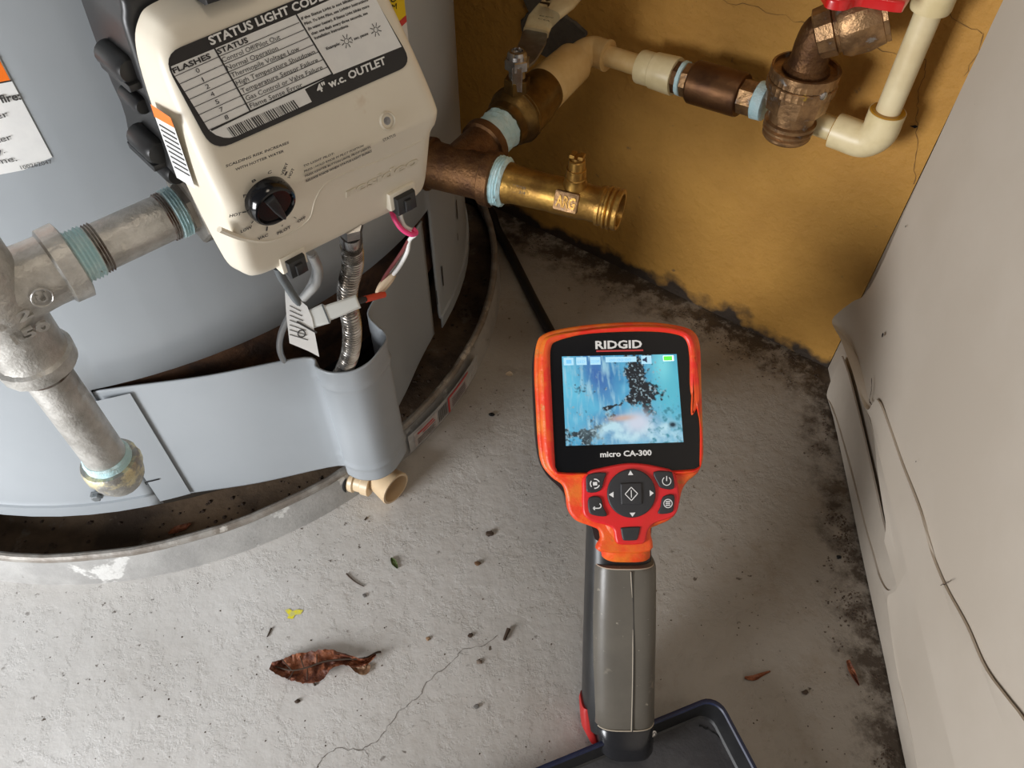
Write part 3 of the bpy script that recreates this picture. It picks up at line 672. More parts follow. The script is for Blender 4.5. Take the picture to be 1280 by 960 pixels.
# tee: blended casting
DLt = None
q = onp(100, 525, G(0, GS, 0), ER); tD = (q-A).dot(ET)
tC = tD
TP = lambda z: G(tC, GS, z)
def gz(px, py): return onp(px, py, G(0, GS, 0), ER).z
ztee = GZ; zlow = gz(52, 455); zcap0 = gz(140, 573); zcap1 = gz(163, 608)
ba = V((0, 0, 1))
body = rev(TP(zlow+.0), Z, [(0, .0140), (.0005, .0162), (.0075, .0168), (.0085, .0150), (.012, .0146), ((ztee-zlow)-.012, .0150), (ztee-zlow, .0172), ((ztee-zlow)+.012, .0150), (2*(ztee-zlow)-.012, .0146), (2*(ztee-zlow)-.0085, .0150), (2*(ztee-zlow)-.0075, .0168), (2*(ztee-zlow)-.0005, .0162), (2*(ztee-zlow), .0140)], 44, wob=.03)
tee = ob('tee', body, M['galv'], gp, 45, label='cast galvanised tee')
lb = (tB-tC)
ob('tee_branch', rev(TP(ztee), ET, [(.0, .0160), (lb-.014, .0148), (lb-.009, .0148), (lb-.0080, .0168), (lb-.0008, .0170), (lb, .0150), (lb, .0110)], 44, wob=.03), M['galv'], gp, 45)
eo = V((.35, 0, 0)); 
cv_ = (CO-TP(ztee)).normalized(); bw = (cv_-Z*.25).normalized()
hl = onp(53, 372, TP(ztee)+ER*.0165, ER)
BO = Fr(hl-ER*.0030, ET, ER)
ob('cast_emblem', join(tube([BO.pt(.0040*math.cos(a*pi/10), .0044*math.sin(a*pi/10), .0032) for a in range(21)], .0005, 6, 1, cap=False), text('U', BO, (-.0020, -.0020), (.0020, -.0020), .004, .0025, True, px=False, cappx=False, ext=.0010)), M['galv'], gp, 45)
ob('cast_lettering', text('1/2', BO, (-.0195, -.0062), (-.0060, -.0062), .0045, .0015, True, px=False, cappx=False, ext=.0016), M['galv'], gp, 0)
ob('cast_lettering', text('150', BO, (-.0180, -.0150), (-.0030, -.0150), .0045, .0018, True, px=False, cappx=False, ext=.0016), M['galv'], gp, 0)
ob('upper_pipe', rev(TP(2*ztee-zlow-.002), Z, [(0, .0106), (.35, .0106)], 36), M['galv'], gp)
ob('sealant', rev(TP(zlow+.0002), -Z, thr(-.001, .003, .0113, 2), 36, wob=.05), M['dope'], gp, label='pale blue thread sealant')
ob('thread', rev(TP(zlow-.003), -Z, thr(0, .0026, .0109, 2), 36), M['rust'], gp)
ob('drip_leg', rev(TP(zlow+.002), -Z, [(0, .0104), (zlow-zcap0+.006, .0106)], 40), M['galv'], gp, label='upright galvanised drip nipple')
ob('sealant', rev(TP(zcap0+.0055), -Z, thr(0, .0060, .0115, 3), 36, wob=.06), M['dope'], gp, label='pale blue thread sealant')
capm = mat('cap_with_yellow_sealant', (.42, .41, .38), (.30, .29, .27), rough=.45, metal=.6, scale=50, bump=.4, bscale=200, spots=[(38, .50, .56, (.74, .66, .42)), (70, .58, .64, (.66, .67, .64))])
ob('cap', rev(TP(zcap0), -Z, [(-.0005, .0118), (-.0005, .0142), (.001, .0150), (.006, .0152), (.0075, .0142), (.015, .0130), (.0200, .0102), (.0220, .006), (.0225, .0001)], 40, wob=.04), capm, gp, 45, label='pipe cap smeared with yellow sealant')

# ------------------------------------------------------------------ hose, tubes, wires below the control
h0 = G(.0085, .066, .300)
def pz(l): return [atz(x, y, z) for x, y, z in l]
hp = pz([(438, 284, .3015), (439, 305, .283), (441, 330, .268), (434, 368, .243), (440, 410, .212), (438, 440, .186), (430, 462, .160), (418, 480, .135)])
hose = root('burner_supply_hose', hp[-1], 'corrugated steel burner hose running down into the cover channel', 'hose')
def hr(t, i): return .0047+.0011*math.sin(i*pi/3.6)
ob('corrugated_tube', tube(cr(hp[1:], 84), .005, 14, 1, rf=hr), mat('corrugated_steel', (.52, .50, .47), (.30, .27, .24), rough=.25, metal=.95, scale=50), hose, 60)
ob('nut', rev(hp[0], hp[1]-hp[0], [(-.006, .0062), (.004, .0062), (.005, .0056)], 6), M['steel'], hose, 20)
ob('ferrule', rev(hp[0].lerp(hp[1], .35), hp[1]-hp[0], [(0, .0054), (.008, .0058), (.012, .0052)], 24), M['steel'], hose)
ob('pilot_tube', tube(pz([(388, 315, .298), (395, 335, .282), (388, 358, .262), (366, 388, .232), (352, 416, .205), (350, 438, .185), (358, 455, .165), (372, 468, .145)]), .0020, 12, 8), mat('dull_aluminium', (.34, .34, .34), rough=.35, metal=.8), None,
   label='thin bent grey pilot tube beside the corrugated hose', cat='tube')
ob('igniter_lead', tube(pz([(390, 318, .296), (398, 338, .282), (394, 356, .268), (380, 372, .255)]), .0024, 12, 8), mat('bright_tube', (.55, .55, .54), rough=.3, metal=.85), None, label='short bright bent metal tube coming out under the control', cat='tube')
# grey lead with paper flag and white connector
ld = root('sensor_lead', atz(357, 362, .25), 'grey sensor lead with paper flag and clear white connector, below the dial', 'wire')
lp_ = pz([(347, 334, .292), (352, 346, .285), (362, 362, .275), (375, 382, .266), (388, 398, .258)])
ob('sleeve', tube(lp_, .0021, 12, 6), M['greyt'], ld)
TF = Fr(atz(378, 400, .262), (CO-atz(378, 400, .262)).cross(Z)*-1, (CO-atz(378, 400, .262)))
tp_ = TF.hits([(356, 363), (364, 366), (384, 383), (390, 398), (399, 446), (386, 439), (362, 429), (358, 395)])
flag = ob('paper_flag', slab(tp_, TF, 0, .0004), M['white'], ld, 0, label='white paper flag with fine print')
fl_ = [quadline(TF, TF.hit(362, 382+6*k), TF.hit(376+k*1.5, 389+6*k), .0004, .0006) for k in range(7)]
ob('lettering', join(*fl_, quadline(TF, TF.hit(371, 402), TF.hit(396, 416), .0010, .0007), *[quadline(TF, (V(TF.hit(377, 417))+V((math.cos(a), math.sin(a)))*.0018), (V(TF.hit(377, 417))+V((math.cos(a+.8), math.sin(a+.8)))*.0018), .0006, .0007) for a in [k*.785 for k in range(8)]]), M['ink2'], flag, 0)
c0 = atz(386, 400, .259); c1_ = atz(434, 382, .250)
CFm = Fr(c0, c1_-c0, CO-c0); cl = (c1_-c0).length
cn = ob('connector', slab([(-.001, -.0045), (.009, -.0052), (.010, -.0040), (cl, -.0035), (cl, .0035), (.010, .0040), (.009, .0052), (-.001, .0045)], CFm, -.0045, .0035, .0012), M['nylon'], ld, 30, label='clear white nylon connector')
ob('seam', box(CFm, .0085, .0093, -.005, .005, .0034, .0038), M['greyt'], cn, 0)
ob('black_sleeve', tube(pz([(432, 383, .250), (445, 378, .248), (460, 373, .244)]), .0017, 10, 5), M['blackp'], ld)
ob('red_sleeve', tube(pz([(457, 374, .245), (468, 371, .243), (480, 368, .240)]), .0019, 10, 5), mat('red_sleeve', (.62, .06, .02), rough=.4), ld)
# thermopile wires: white, pink, brown
w1 = root('wire_pair', atz(518, 290, .29), 'pink and white wires looping from the right-hand plug', 'wire')
ob('white_wire', tube(pz([(500, 259, .302), (501, 272, .298), (506, 283, .294), (517, 289, .290), (519, 293, .288), (512, 300, .282), (509, 315, .272), (500, 332, .260), (490, 345, .250), (478, 358, .244), (473, 368, .240)]), .0011, 10, 7), M['whitew'], w1)
ob('pink_wire', tube(pz([(489, 262, .301), (494, 275, .298), (503, 287, .294), (514, 293, .291), (520, 291, .290), (516, 286, .292)]), .0013, 10, 7), M['pink'], w1)
ob('brown_wire', tube(pz([(511, 300, .282), (503, 314, .272), (492, 330, .262), (481, 346, .250), (476, 358, .244), (473, 372, .238)]), .0010, 10, 7), mat('brown_wire', (.16, .03, .03), rough=.5), w1)
ob('tape_wrap', tube(pz([(492, 343, .251), (481, 355, .245), (472, 367, .240)]), .0026, 10, 5, rf=lambda t, i: .0016+.0012*math.sin(pi*t)), mat('tan_tape', (.55, .42, .28), rough=.7), w1)

# ================================================================== BRASS TEE, BALL VALVE, DRAIN VALVE AT THE HEATER
aa = math.radians(-22); TE = V((math.cos(aa), math.sin(aa), 0)); T0 = A+TE*R+Z*.22
bt = root('bronze_tee', T0+TE*.03-Z*.019, 'brown bronze pipe tee screwed into the heater right of the control', 'pipe fitting')
f0 = .0
ob('nipple', rev(T0, TE, [(-.004, .0130), (.012, .0130)], 30), M['copper'], bt)
ob('tee_body', rev(T0, TE, [(.004, .0150), (.0045, .0178), (.0095, .0185), (.0105, .0165), (.016, .0160), (.045, .0160), (.0495, .0168), (.0505, .0188), (.0575, .0190), (.0585, .0178), (.0585, .013)], 44, wob=.02), M['copper'], bt, 45)
TCn = T0+TE*.028
EL = onp(735, 62, WP+WN*.030, WN)            # the elbow at the wall
BD = (EL-TCn); BLn = BD.length; bd = BD.normalized()
al = lambda px: along(TCn, EL, px)
s1 = al(608)
ob('tee_branch', rev(TCn, bd, [(0, .0155), (s1-.006, .0158), (s1-.005, .0180), (s1+.001, .0184), (s1+.0018, .0168), (s1+.0018, .012)], 44, wob=.02), M['copper'], bt, 45)
ob('cast_lettering', text('T', Fr(T0+TE*.03+V((0, 0, 0)), TE, CO-(T0+TE*.03)), (-.002, -.0050), (.002, -.0050), .004, .0152, True, px=False, cappx=False, ext=.0012), M['copper'], bt, 0)
ob('sealant_tape', rev(TCn, bd, thr(s1+.0012, al(632)-.002, .0152, 4, .0004), 36, wob=.08), M['dope'], bt, label='ragged pale blue sealant on the branch')
s2 = al(628)
# ball valve
bv = root('ball_valve', TCn+bd*(s2+.02)-Z*.022, 'dark brass ball valve with steel and cream lever between tee and plastic adapter', 'valve')
sE = al(687)
Lb = sE-s2
ob('valve_body', rev(TCn+bd*s2, bd, [(0, .0140), (.0005, .0168), (.007, .0176), (.0085, .0190), (.016, .0212), (.0165, .0218), (.0185, .0218), (.0190, .0212), (.0195, .0216), (.0210, .0216), (.0215, .0208), (Lb*.6, .0200), (Lb*.78, .0178), (Lb*.93, .0166), (Lb, .0160), (Lb, .0125)], 44), M['brass2'], bv, 30)
ob('sealant', rev(TCn+bd*(sE-.002), bd, [(0, .0130), (.001, .0148), (.0035, .0150), (.0045, .0130)], 36, wob=.06), M['dope'], bv)
bc = TCn+bd*(s2+.019)
ob('stem_housing', rev(bc, Z, [(.010, .0098), (.0225, .0096), (.0285, .0094), (.0290, .0086)], 6, rot=.3), M['brass2'], bv, 20)
ob('stem', rev(bc, Z, [(.028, .0062), (.036, .0060), (.0362, .0075), (.0412, .0075)], 28), M['steel'], bv, 30)
ob('nut', join(rev(bc, Z, [(.0365, .0085), (.0368, .0092), (.0430, .0092), (.0436, .0080)], 6, rot=.2), rev(bc, Z, [(.043, .0072), (.0465, .0070), (.0485, .0058), (.0488, .0042), (.0470, .0038), (.0470, .0001)], 24)), M['steel'], bv, 25)
zL = bc.z+.036
def zh(l, z): return [(atz(x, y, z).x, atz(x, y, z).y) for x, y in l]
HF = Fr((0, 0, zL), (1, 0, 0), (0, 0, 1))
lev = ob('lever', slab(cr2(zh([(634, 84), (641, 72), (650, 52), (656, 39), (684, 44), (672, 72), (660, 84), (646, 92)], zL), 3), HF, -.0012, .0012, .0004), mat('lever_steel', (.26, .25, .26), (.17, .16, .16), rough=.3, metal=.85, scale=60), bv, 25, label='flat steel lever plate')
ob('tab', box(Fr(bc+Z*.030+(CO-bc).normalized()*.0085, (1, 0, 0), V((0, -1, 0))), -.0035, .0035, -.012, .006, -.001, .0012, .0004), M['steel'], bv, 20)
def lofted(pairs, th, bulge=.0):            # strip through (left px, right px, height)
    rs = []
    for (a, b, z) in pairs:
        p = atz(*a, z); q = atz(*b, z); mid = (p+q)/2; d = q-p; n = Z
        ring = []
        for k in range(16):
            an = 2*pi*k/16; cx_ = math.cos(an); sx_ = math.sin(an)
            ring.append(mid+d*(.5*math.copysign(abs(cx_)**.45, cx_))+n*(th*math.copysign(abs(sx_)**.6, sx_)))
        rs.append(ring)
    return rings(rs)
gr_ = ob('lever_grip', lofted([((654, 38), (686, 44), zL), ((656, 33), (687, 39), zL+.0003), ((660, 22), (690, 32), zL+.004), ((670, 10), (700, 22), zL+.012), ((684, -4), (718, 8), zL+.016), ((702, -28), (742, -20), zL+.019)], .0034), M['grip'], bv, 50, label='cream plastic lever grip')
g1 = atz(690, 5, zL+.0185); GF = Fr(g1, atz(710, -22, zL+.0205)-g1, Z)
ob('lettering', join(text('Jomar', GF, GF.hit(682, 10), GF.hit(712, -28), .0060, .0012, True, px=False, cappx=False), text('600 WOG', GF, GF.hit(674, 21), GF.hit(691, 24), .0018, .0006, False, px=False, cappx=False), text('CSA', GF, GF.hit(672, 24), GF.hit(687, 28), .0016, .0004, False, px=False, cappx=False)), M['ink'], gr_, 0)

# ------------------------------------------------------------------ drain valve
sv = lambda px: along(T0, T0+TE*.1, px)
dv = root('drain_valve', T0+TE*.1-Z*.0125, 'yellow brass drain valve with open threaded mouth, pointing right from the bronze tee', 'valve')
m0 = sv(636)
ob('sealant_tape', rev(T0, TE, [(m0-.013, .0125), (m0-.012, .0172)]+thr(m0-.010, m0-.002, .0165, 4, .0005)+[(m0-.001, .0150)], 40, wob=.07), M['dope'], dv, label='wrapped pale blue thread sealant')
m1 = sv(775)
ob('valve_body', rev(T0, TE, [(m0-.004, .0100), (m0-.003, .0140), (m0, .0142), (m0+.004, .0130), (m0+.030, .0122), (m0+.034, .0126), (m0+.052, .0126), (m0+.056, .0118), (m1-.0140, .0118)], 40), M['brass'], dv, 30)
ob('threaded_outlet', rev(T0, TE, [(m1-.0145, .0118), (m1-.0142, .0132), (m1-.0120, .0135), (m1-.0112, .0128), (m1-.0098, .0128), (m1-.0088, .0141), (m1-.0076, .0141), (m1-.0068, .0128), (m1-.0058, .0141), (m1-.0046, .0141), (m1-.0036, .0128), (m1-.0024, .0138), (m1, .0138), (m1+.0004, .0132), (m1+.0004, .0108), (m1-.004, .0100), (m1-.018, .0090), (m1-.018, .0001)], 44), M['brass'], dv, 30)
vs_ = T0+TE*(m0+.047)
ob('bonnet', rev(vs_, Z, [(.009, .0088), (.016, .0070), (.0175, .0072), (.0180, .0066), (.0240, .0064), (.0242, .0056), (.0300, .0054), (.0305, .0048)], 28), M['brass'], dv, 30)
ob('slotted_stem', join(rev(vs_, Z, [(.0290, .0038), (.0325, .0038)], 20), box(Fr(vs_+Z*.0322, TE, Z), -.0044, -.0012, -.003, .003, 0, .0022, .0003), box(Fr(vs_+Z*.0322, TE, Z), .0012, .0044, -.003, .003, 0, .0022, .0003)), M['brass'], dv, 20)
PCn = T0+TE*(m0+.045); nF = (CO-PCn); nF = (nF-TE*nF.dot(TE)).normalized(); nF = (nF-Z*.25).normalized(); PF = Fr(PCn, TE, nF)
pl_ = ob('raised_panel', slab(rrect(0, 0, .0165, .0130, .0012), PF, .008, .0134, .0006), M['brass3'], dv, 20)
ob('lettering', text('ARG', PF, (-.0066, -.0036), (.0066, -.0036), .0072, .0134, True, px=False, cappx=False, ext=.0005), M['brass'], pl_, 0)
PF2 = Fr(T0+TE*(m0+.012), TE, nF)
ob('stamped_lettering', join(text('INFLOW', PF2, (-.0045, .0010), (.0045, .0010), .0020, .0126, False, px=False, cappx=False), text('LF 3/4', PF2, (-.0045, -.0020), (.0045, -.0020), .0020, .0127, False, px=False, cappx=False)), M['ink2'], dv, 0)

# ------------------------------------------------------------------ cream plastic pipe run along the back wall
WPt = lambda t, off, z: WP+WN*off+WU*t+Z*z
ta = (EL-WP).dot(WU)
run = root('plastic_pipe', EL-Z*.012, 'cream plastic pipe with elbow along the ochre wall, between ball valve and check valve', 'pipe')
r_p = .0079
sA = al(679); sB_ = al(718)
ob('adapter', rev(TCn+bd*0, bd, [(sA, .0130), (sA+.0005, .0168), (sA+.002, .0174), (sB_-.002, .0160), (sB_, .0150), (sB_, .008)], 44), M['pvc'], run, 30, label='wide cream threaded adapter')
ob('glue_ring', rev(TCn, bd, [(sB_-.0005, .0088), (sB_-.0005, .0108), (sB_+.0008, .0104), (sB_+.0008, .0088)], 36, cap=False), M['glue'], run)
def wpos(px, py, off=.030): p = onp(px, py, WP+WN*off, WN); return p
E2 = wpos(828, 91); ud = (E2-EL).normalized()
el_r = .0120
elb = [EL-bd*(BLn-sB_-.001), EL-bd*.014, EL-bd*.005+ud*.0015, EL+ud*.0060, EL+ud*.014]
eu = along(EL, E2, 760)
elb.append(EL+ud*eu)
ob('elbow', tube(elb, .0115, 32, 8), M['pvc'], run, 40, label='cream elbow')
ob('elbow_rim', rev(EL+ud*(eu-.0018), ud, [(0, .0114), (.0003, .0122), (.0020, .0122), (.0022, .0100)], 32), M['pvc'], run)
ob('pipe', rev(EL, ud, [(eu-.004, r_p), (along(EL, E2, 806), r_p)], 32), M['pvc'], run, label='short cream pipe')
E3 = wpos(940, 123); u3 = (E3-E2).normalized(); lf = lambda px: along(E2, E3, px)
a0_, a1_, a2_ = lf(800), lf(818), lf(846)
ob('coupling', rev(E2, u3, [(a0_, .0085), (a0_+.0003, .0122), (a0_+.0015, .0126), (a1_-.001, .0124), (a1_, .0134), (a2_-.0015, .0142), (a2_-.0003, .0138), (a2_, .010)], 36), M['pvcw'], run, 30, label='stepped cream coupling')
ob('glue_ring', rev(E2, u3, [(a0_-.0006, .0080), (a0_-.0006, .0090), (a0_+.0006, .0090)], 28, cap=False), M['glue'], run)
# check valve
cvv = root('check_valve', E2+u3*lf(905)-Z*.015, 'brown brass barrel check valve between cream coupling and upright brass fitting', 'valve')
b = [lf(x) for x in (845, 852, 858, 866, 928, 934, 948, 955)]
ob('hex_end', rev(E2, u3, [(b[0], .0110), (b[0]+.0003, .0122), (b[1], .0122)], 8), M['copper'], cvv, 20)
ob('sealant', rev(E2, u3, [(b[1]-.0005, .011), (b[1], .0128), (b[2]-.0012, .0128), (b[2]-.0004, .011)], 32, wob=.05), M['dope'], cvv)
ob('hex_end', rev(E2, u3, [(b[2]-.0008, .0110), (b[2]-.0004, .0128), (b[3], .0130)], 8), M['brass3'], cvv, 20)
ob('barrel', rev(E2, u3, [(b[3]-.001, .0120), (b[3], .0148), (b[3]+.0015, .0158), (b[4]-.0015, .0158), (b[4], .0150), (b[4]+.0005, .012)], 40), mat('brown_barrel', (.16, .075, .03), (.10, .045, .02), rough=.42, metal=.75, scale=50, bump=.2), cvv, 30)
ob('hex_end', rev(E2, u3, [(b[4], .0118), (b[4]+.0003, .0128), (b[6]-.0015, .0128), (b[6]-.001, .0115)], 8), M['brass3'], cvv, 20)
ob('sealant', rev(E2, u3, [(b[6]-.0020, .0118), (b[6]-.001, .0135), (b[7]+.002, .0132), (b[7]+.003, .011)], 32, wob=.05), M['dope'], cvv)

# ------------------------------------------------------------------ upright brass vacuum breaker and red-handled valve
UO = .050
ub = wpos(984, 163, UO)                      # underside
uz = lambda px, py: onp(px, py, V((ub.x, ub.y, 0)), V((0, -1, 0))).z
UB = lambda z: V((ub.x, ub.y, z))
z0 = ub.z; z1 = uz(988, 132); z2 = uz(994, 118); z3 = uz(1002, 92); z4 = uz(1012, 60)
vb = root('vacuum_breaker', UB(z0), 'upright brass vacuum breaker with knurled collar and threaded lower mouth', 'valve')
k_ = .55/960*(.53/.55)
rt_ = .0172
ob('threaded_outlet', rev(UB(z0-.004), Z, [(.004, .0001), (.004, .0120), (0, .0125), (0, rt_*.90), (.0015, rt_*.96), (.003, rt_*.96), (.0045, rt_*.86), (.006, rt_), (.0075, rt_), (.0088, rt_*.88), (.0102, rt_*1.02), (.0125, rt_*1.02), (.0135, rt_*.9), (z1-z0+.006, rt_*.92)], 48), M['brass3'], vb, 30)
zb1 = z1-.001
ob('barrel', rev(UB(zb1), Z, [(0, .0165), (.001, .0205), (.0135, .0215), (.0140, .0190)], 10, rot=.2), M['brass3'], vb, 25)
coll = []
zc0 = zb1+.0135; 
def knurl(s0, s1, r, seg=72):
    rs = []
    for s in (s0, s0+.0006, s1-.0006, s1):
        rr = r-(.0008 if s in (s0, s1) else 0)
        rs.append([UB(zc0)+Z*s+V((math.cos(2*pi*j/seg), math.sin(2*pi*j/seg), 0))*(rr-(.0005 if j % 2 else 0)) for j in range(seg)])
    return rings(rs)
ob('knurled_collar', join(knurl(0, .0065, .0228), knurl(.0066, .0120, .0222)), M['brass3'], vb, 30)
ob('collar_lip', rev(UB(zc0+.012), Z, [(-.001, .0160), (-.001, .0222), (.0028, .0222), (.0030, .0205), (.0005, .0200), (.0005, .0160)], 40), M['brass3'], vb, 30)
sc_ = onp(1028, 118, UB(zc0)+V((0, -.0215, 0)), V((0, -1, 0)))
sd_ = (V((CO.x, CO.y, 0))-UB(0)).normalized(); sd_ = (sd_+V((.75, 0, 0))).normalized()
ob('set_screw', rev(UB(zc0+.006)+sd_*.0205, sd_, [(0, .0030), (.0020, .0028), (.0026, .0018), (.0027, .0001)], 16), M['steel'], vb)
zcn = zc0+.0115
ob('swivel_cone', rev(UB(zcn), Z, [(-.006, .0165), (.003, .0150), (.005, .0128), (.013, .0115), (.0150, .0118), (z4-zcn-.004, .0110)], 36), M['copper'], vb, 30)
K0 = UB(z4-.004)
top_v = wpos(1052, 30, UO); dK = None
Vd = (wpos(1100, 14, .034)-wpos(1040, 38, UO-.003))
V0 = wpos(1030, 40, UO-.002); V1 = wpos(1105, 15, .036); Vd = (V1-V0).normalized(); vl = (V1-V0).length
ob('outlet_bend', tube([K0-Z*.004, K0+Z*.006, V0*.5+(K0+Z*.014)*.5, V0+Vd*.004], .0118, 24, 6), M['copper'], vb, 40)
rv = root('red_handled_valve', V0+Vd*.02-Z*.02, 'brass ball valve with red handle at the top of the ochre wall', 'valve')
ob('valve_body', rev(V0, Vd, [(-.005, .0128), (-.004, .0155), (.006, .0165), (.0068, .0150), (.0085, .0150), (.009, .0172), (.013, .0195), (.024, .0200), (.033, .0182), (.0345, .0160), (.036, .0160), (.0362, .0178), (vl-.006, .0172), (vl-.005, .013)], 12, rot=.15), M['brass3'], rv, 28)
ob('sealant', rev(V0, Vd, [(vl-.006, .0120), (vl-.005, .0150), (vl-.001, .0150), (vl, .012)], 28, wob=.06), M['dope'], rv)
zr = V0.z+.030
ob('stem', rev(V0+Vd*.020, Z, [(.010, .008), (.030, .007)], 20), M['brass3'], rv)
RHF = Fr((0, 0, zr), (1, 0, 0), (0, 0, 1))
ob('red_handle', slab(cr2(zh([(1030, -22), (1031, 0), (1038, 6), (1056, 8), (1072, 3), (1090, 5), (1122, 10), (1132, 6), (1136, -22)], zr), 4), RHF, -.0025, .0035, .002), M['red'], rv, 40, label='red vinyl coated handle')
# pale pipe: from behind the vacuum breaker, elbow, up past the top of the frame
PO = .030
pA = wpos(1008, 150, PO); pE = wpos(1098, 168, PO); pE.z = pE.z; pu = V((0, 0, 1))
hd = (V((pE.x, pE.y, pA.z))-pA).normalized(); pE = V((pE.x, pE.y, pA.z))
up_ = root('upright_plastic_pipe', pE-Z*.011, 'pale cream upright plastic pipe with elbow near the right corner', 'pipe')
pl2 = (pE-pA).length
rE = .0118
ob('pipe', rev(pA, hd, [(-.012, .0079), (pl2-.018, .0079)], 30), M['pvcw'], up_, label='short horizontal pale pipe')
ek = along(pA, pE, 1043)
ob('elbow', tube([pA+hd*ek, pA+hd*(ek+.006), pE-hd*.0095, pE-hd*.0035+Z*.0035, pE+Z*.0095, pE+Z*.018, pE+Z*.0245], rE, 36, 8), M['pvcw'], up_, 40, label='pale cream elbow')
ob('glue_ring', rev(pA+hd*(ek-.0006), hd, [(0, .0080), (0, .0108), (.0012, .0118), (.0012, .0080)], 32, cap=False), M['glue'], up_)
ob('glue_ring', rev(pE+Z*.0240, Z, [(0, .0080), (0, .0118), (.0012, .0108), (.0012, .0080)], 32, cap=False), M['glue'], up_)
pvs = mat('stained_pale_pipe', (.78, .66, .41), (.68, .55, .32), rough=.35, scale=30, spots=[(28, .64, .70, (.32, .24, .14)), (80, .69, .74, (.18, .12, .06))])
ob('pipe', rev(pE+Z*.020, Z, [(0, .0079), (.55, .0079)], 32), pvs, up_, label='long upright pale pipe with brown streaks')
zt_ = onp(1150, 8, V((pE.x, pE.y, 0)), V((0, -1, 0))).z
ob('tee', join(rev(V((pE.x, pE.y, zt_-.002)), Z, [(0, .0085), (0, .0112), (.002, .0118), (.050, .0118), (.052, .0112), (.052, .0085)], 32), rev(V((pE.x, pE.y, zt_+.024)), -Vd, [(0, .0112), (.028, .0118), (.029, .0085)], 32)), M['pvcw'], up_, 30, label='pale tee at the top edge')

# ================================================================== TRAY
zt_r = .025
tc0 = atz(897, 866, zt_r); tL = atz(680, 955, zt_r); tR = atz(960, 968, zt_r)
dL = (tL-tc0).normalized(); dRr = (tR-tc0).normalized(); dRr = (dRr-dL*dRr.dot(dL)).normalized()
TRF = Fr(V((tc0.x, tc0.y, 0)), dL, Z)
sg = 1 if dRr.dot(TRF.ey) > 0 else -1
TW, TD = .30, .22
def trp(ins, rr): return [(x, sg*y) for x, y in rrect(TW/2, TD/2, TW-2*ins, TD-2*ins, rr, 6)]
def loop(ins, rr, z): return [TRF.pt(x, y, z) for x, y in trp(ins, rr)]
tray = root('tool_tray', TRF.pt(TW/2, sg*TD/2, 0), 'dark navy plastic tray under the handle of the inspection camera', 'tray')
ob('tray_wall', rings([loop(.004, .010, .0005), loop(.002, .011, zt_r-.003), loop(.0, .012, zt_r-.002), loop(.0, .012, zt_r-.0006), loop(.0007, .0115, zt_r), loop(.0022, .011, zt_r), loop(.0030, .010, zt_r-.0010)], False, False), M['navy'], tray, 40, label='navy tray rim and outer wall')
ob('inner_wall', rings([loop(.0030, .010, zt_r-.0010), loop(.0042, .0095, .0045), loop(.0055, .009, .0034)], False, False), M['blackp'], tray, 40)
ob('tray_inside', rings([loop(.0055, .009, .0034), loop(.009, .007, .003)], False, True), M['trayin'], tray, 40, label='dusty near-black tray inside')
TI = Fr((0, 0, .0032), (1, 0, 0), (0, 0, 1))
crack('torn_edge', [(874, 907), (884, 911), (893, 916), (900, 922), (906, 930)], TI, .0007, M['black'], tray, label='short ragged black crack in the tray floor')

# ================================================================== INSPECTION CAMERA
d0 = .455
hc = atd(780, 500, d0)
rot = math.radians(2.3); tl_ = math.radians(5)
dn = -UP; exd = RT*math.cos(rot)+UP*math.sin(rot); dwn = -UP*math.cos(rot)+RT*math.sin(rot)
dwn = (dwn*math.cos(tl_)-FW*math.sin(tl_)).normalized()
nD = exd.cross(-dwn).normalized()
HFm = Fr(hc, exd, nD)
if HFm.n.dot(FW) > 0: HFm = Fr(hc, exd, -nD)
def cc3(x, y): return (640+x/3, 380+y/3)
def hp_(l, w=0): return [HFm.hit(*cc3(*p), w) for p in l]
hb = atz(785, 928, zt_r+.0015)               # foot of the handle on the tray rim
dev = root('inspection_camera', hb, 'red and black handheld inspection camera with lit screen, propped on the tray rim', 'inspection camera')
OUT = [(118, 112), (200, 88), (350, 70), (520, 66), (640, 82), (690, 108), (708, 160), (712, 260), (716, 400), (720, 520), (718, 585), (700, 632), (662, 665), (640, 700), (630, 745), (618, 785), (590, 812), (545, 832), (520, 850), (518, 930), (330, 930), (335, 880), (325, 848), (290, 832), (240, 812), (212, 775), (203, 720), (190, 680), (150, 650), (112, 600), (98, 520), (90, 380), (84, 240), (92, 150)]
o_all = cr2(hp_(OUT), 4)
body_l = slab(inset(o_all, .0020), HFm, -.016, -.004, .002)
ob('front_shell', slab(o_all, HFm, -.0095, 0, .0022, 4), M['orangeb'], dev, 50, label='orange-red shell scuffed through to red')
back = cr2(hp_([(104, 130), (200, 98), (350, 84), (520, 80), (640, 92), (680, 118), (696, 170), (704, 400), (706, 560), (690, 620), (640, 670), (616, 770), (540, 820), (510, 900), (335, 900), (300, 836), (226, 800), (196, 710), (130, 640), (98, 560), (84, 400), (78, 240), (84, 165)]), 4)
ob('rear_shell', slab(back, HFm, -.034, -.008, 0, r0=.006), M['blackp'], dev, 50, label='black rear shell')
# barrel behind the head, resting on the floor
bs = HFm.pt(0, -.010, -.032)
bdv = (-HFm.n*1.0+Z*.10).normalized()
blen = (bs.z-.0175)/(-bdv.z)
ob('barrel', rev(bs, bdv, [(0, .026), (.012, .025), (.03, .019), (blen*.72, .0165), (blen*.73, .0185), (blen, .0175)], 32), M['blackp'], dev, 30, label='black cable barrel behind the head')
bend = bs+bdv*blen
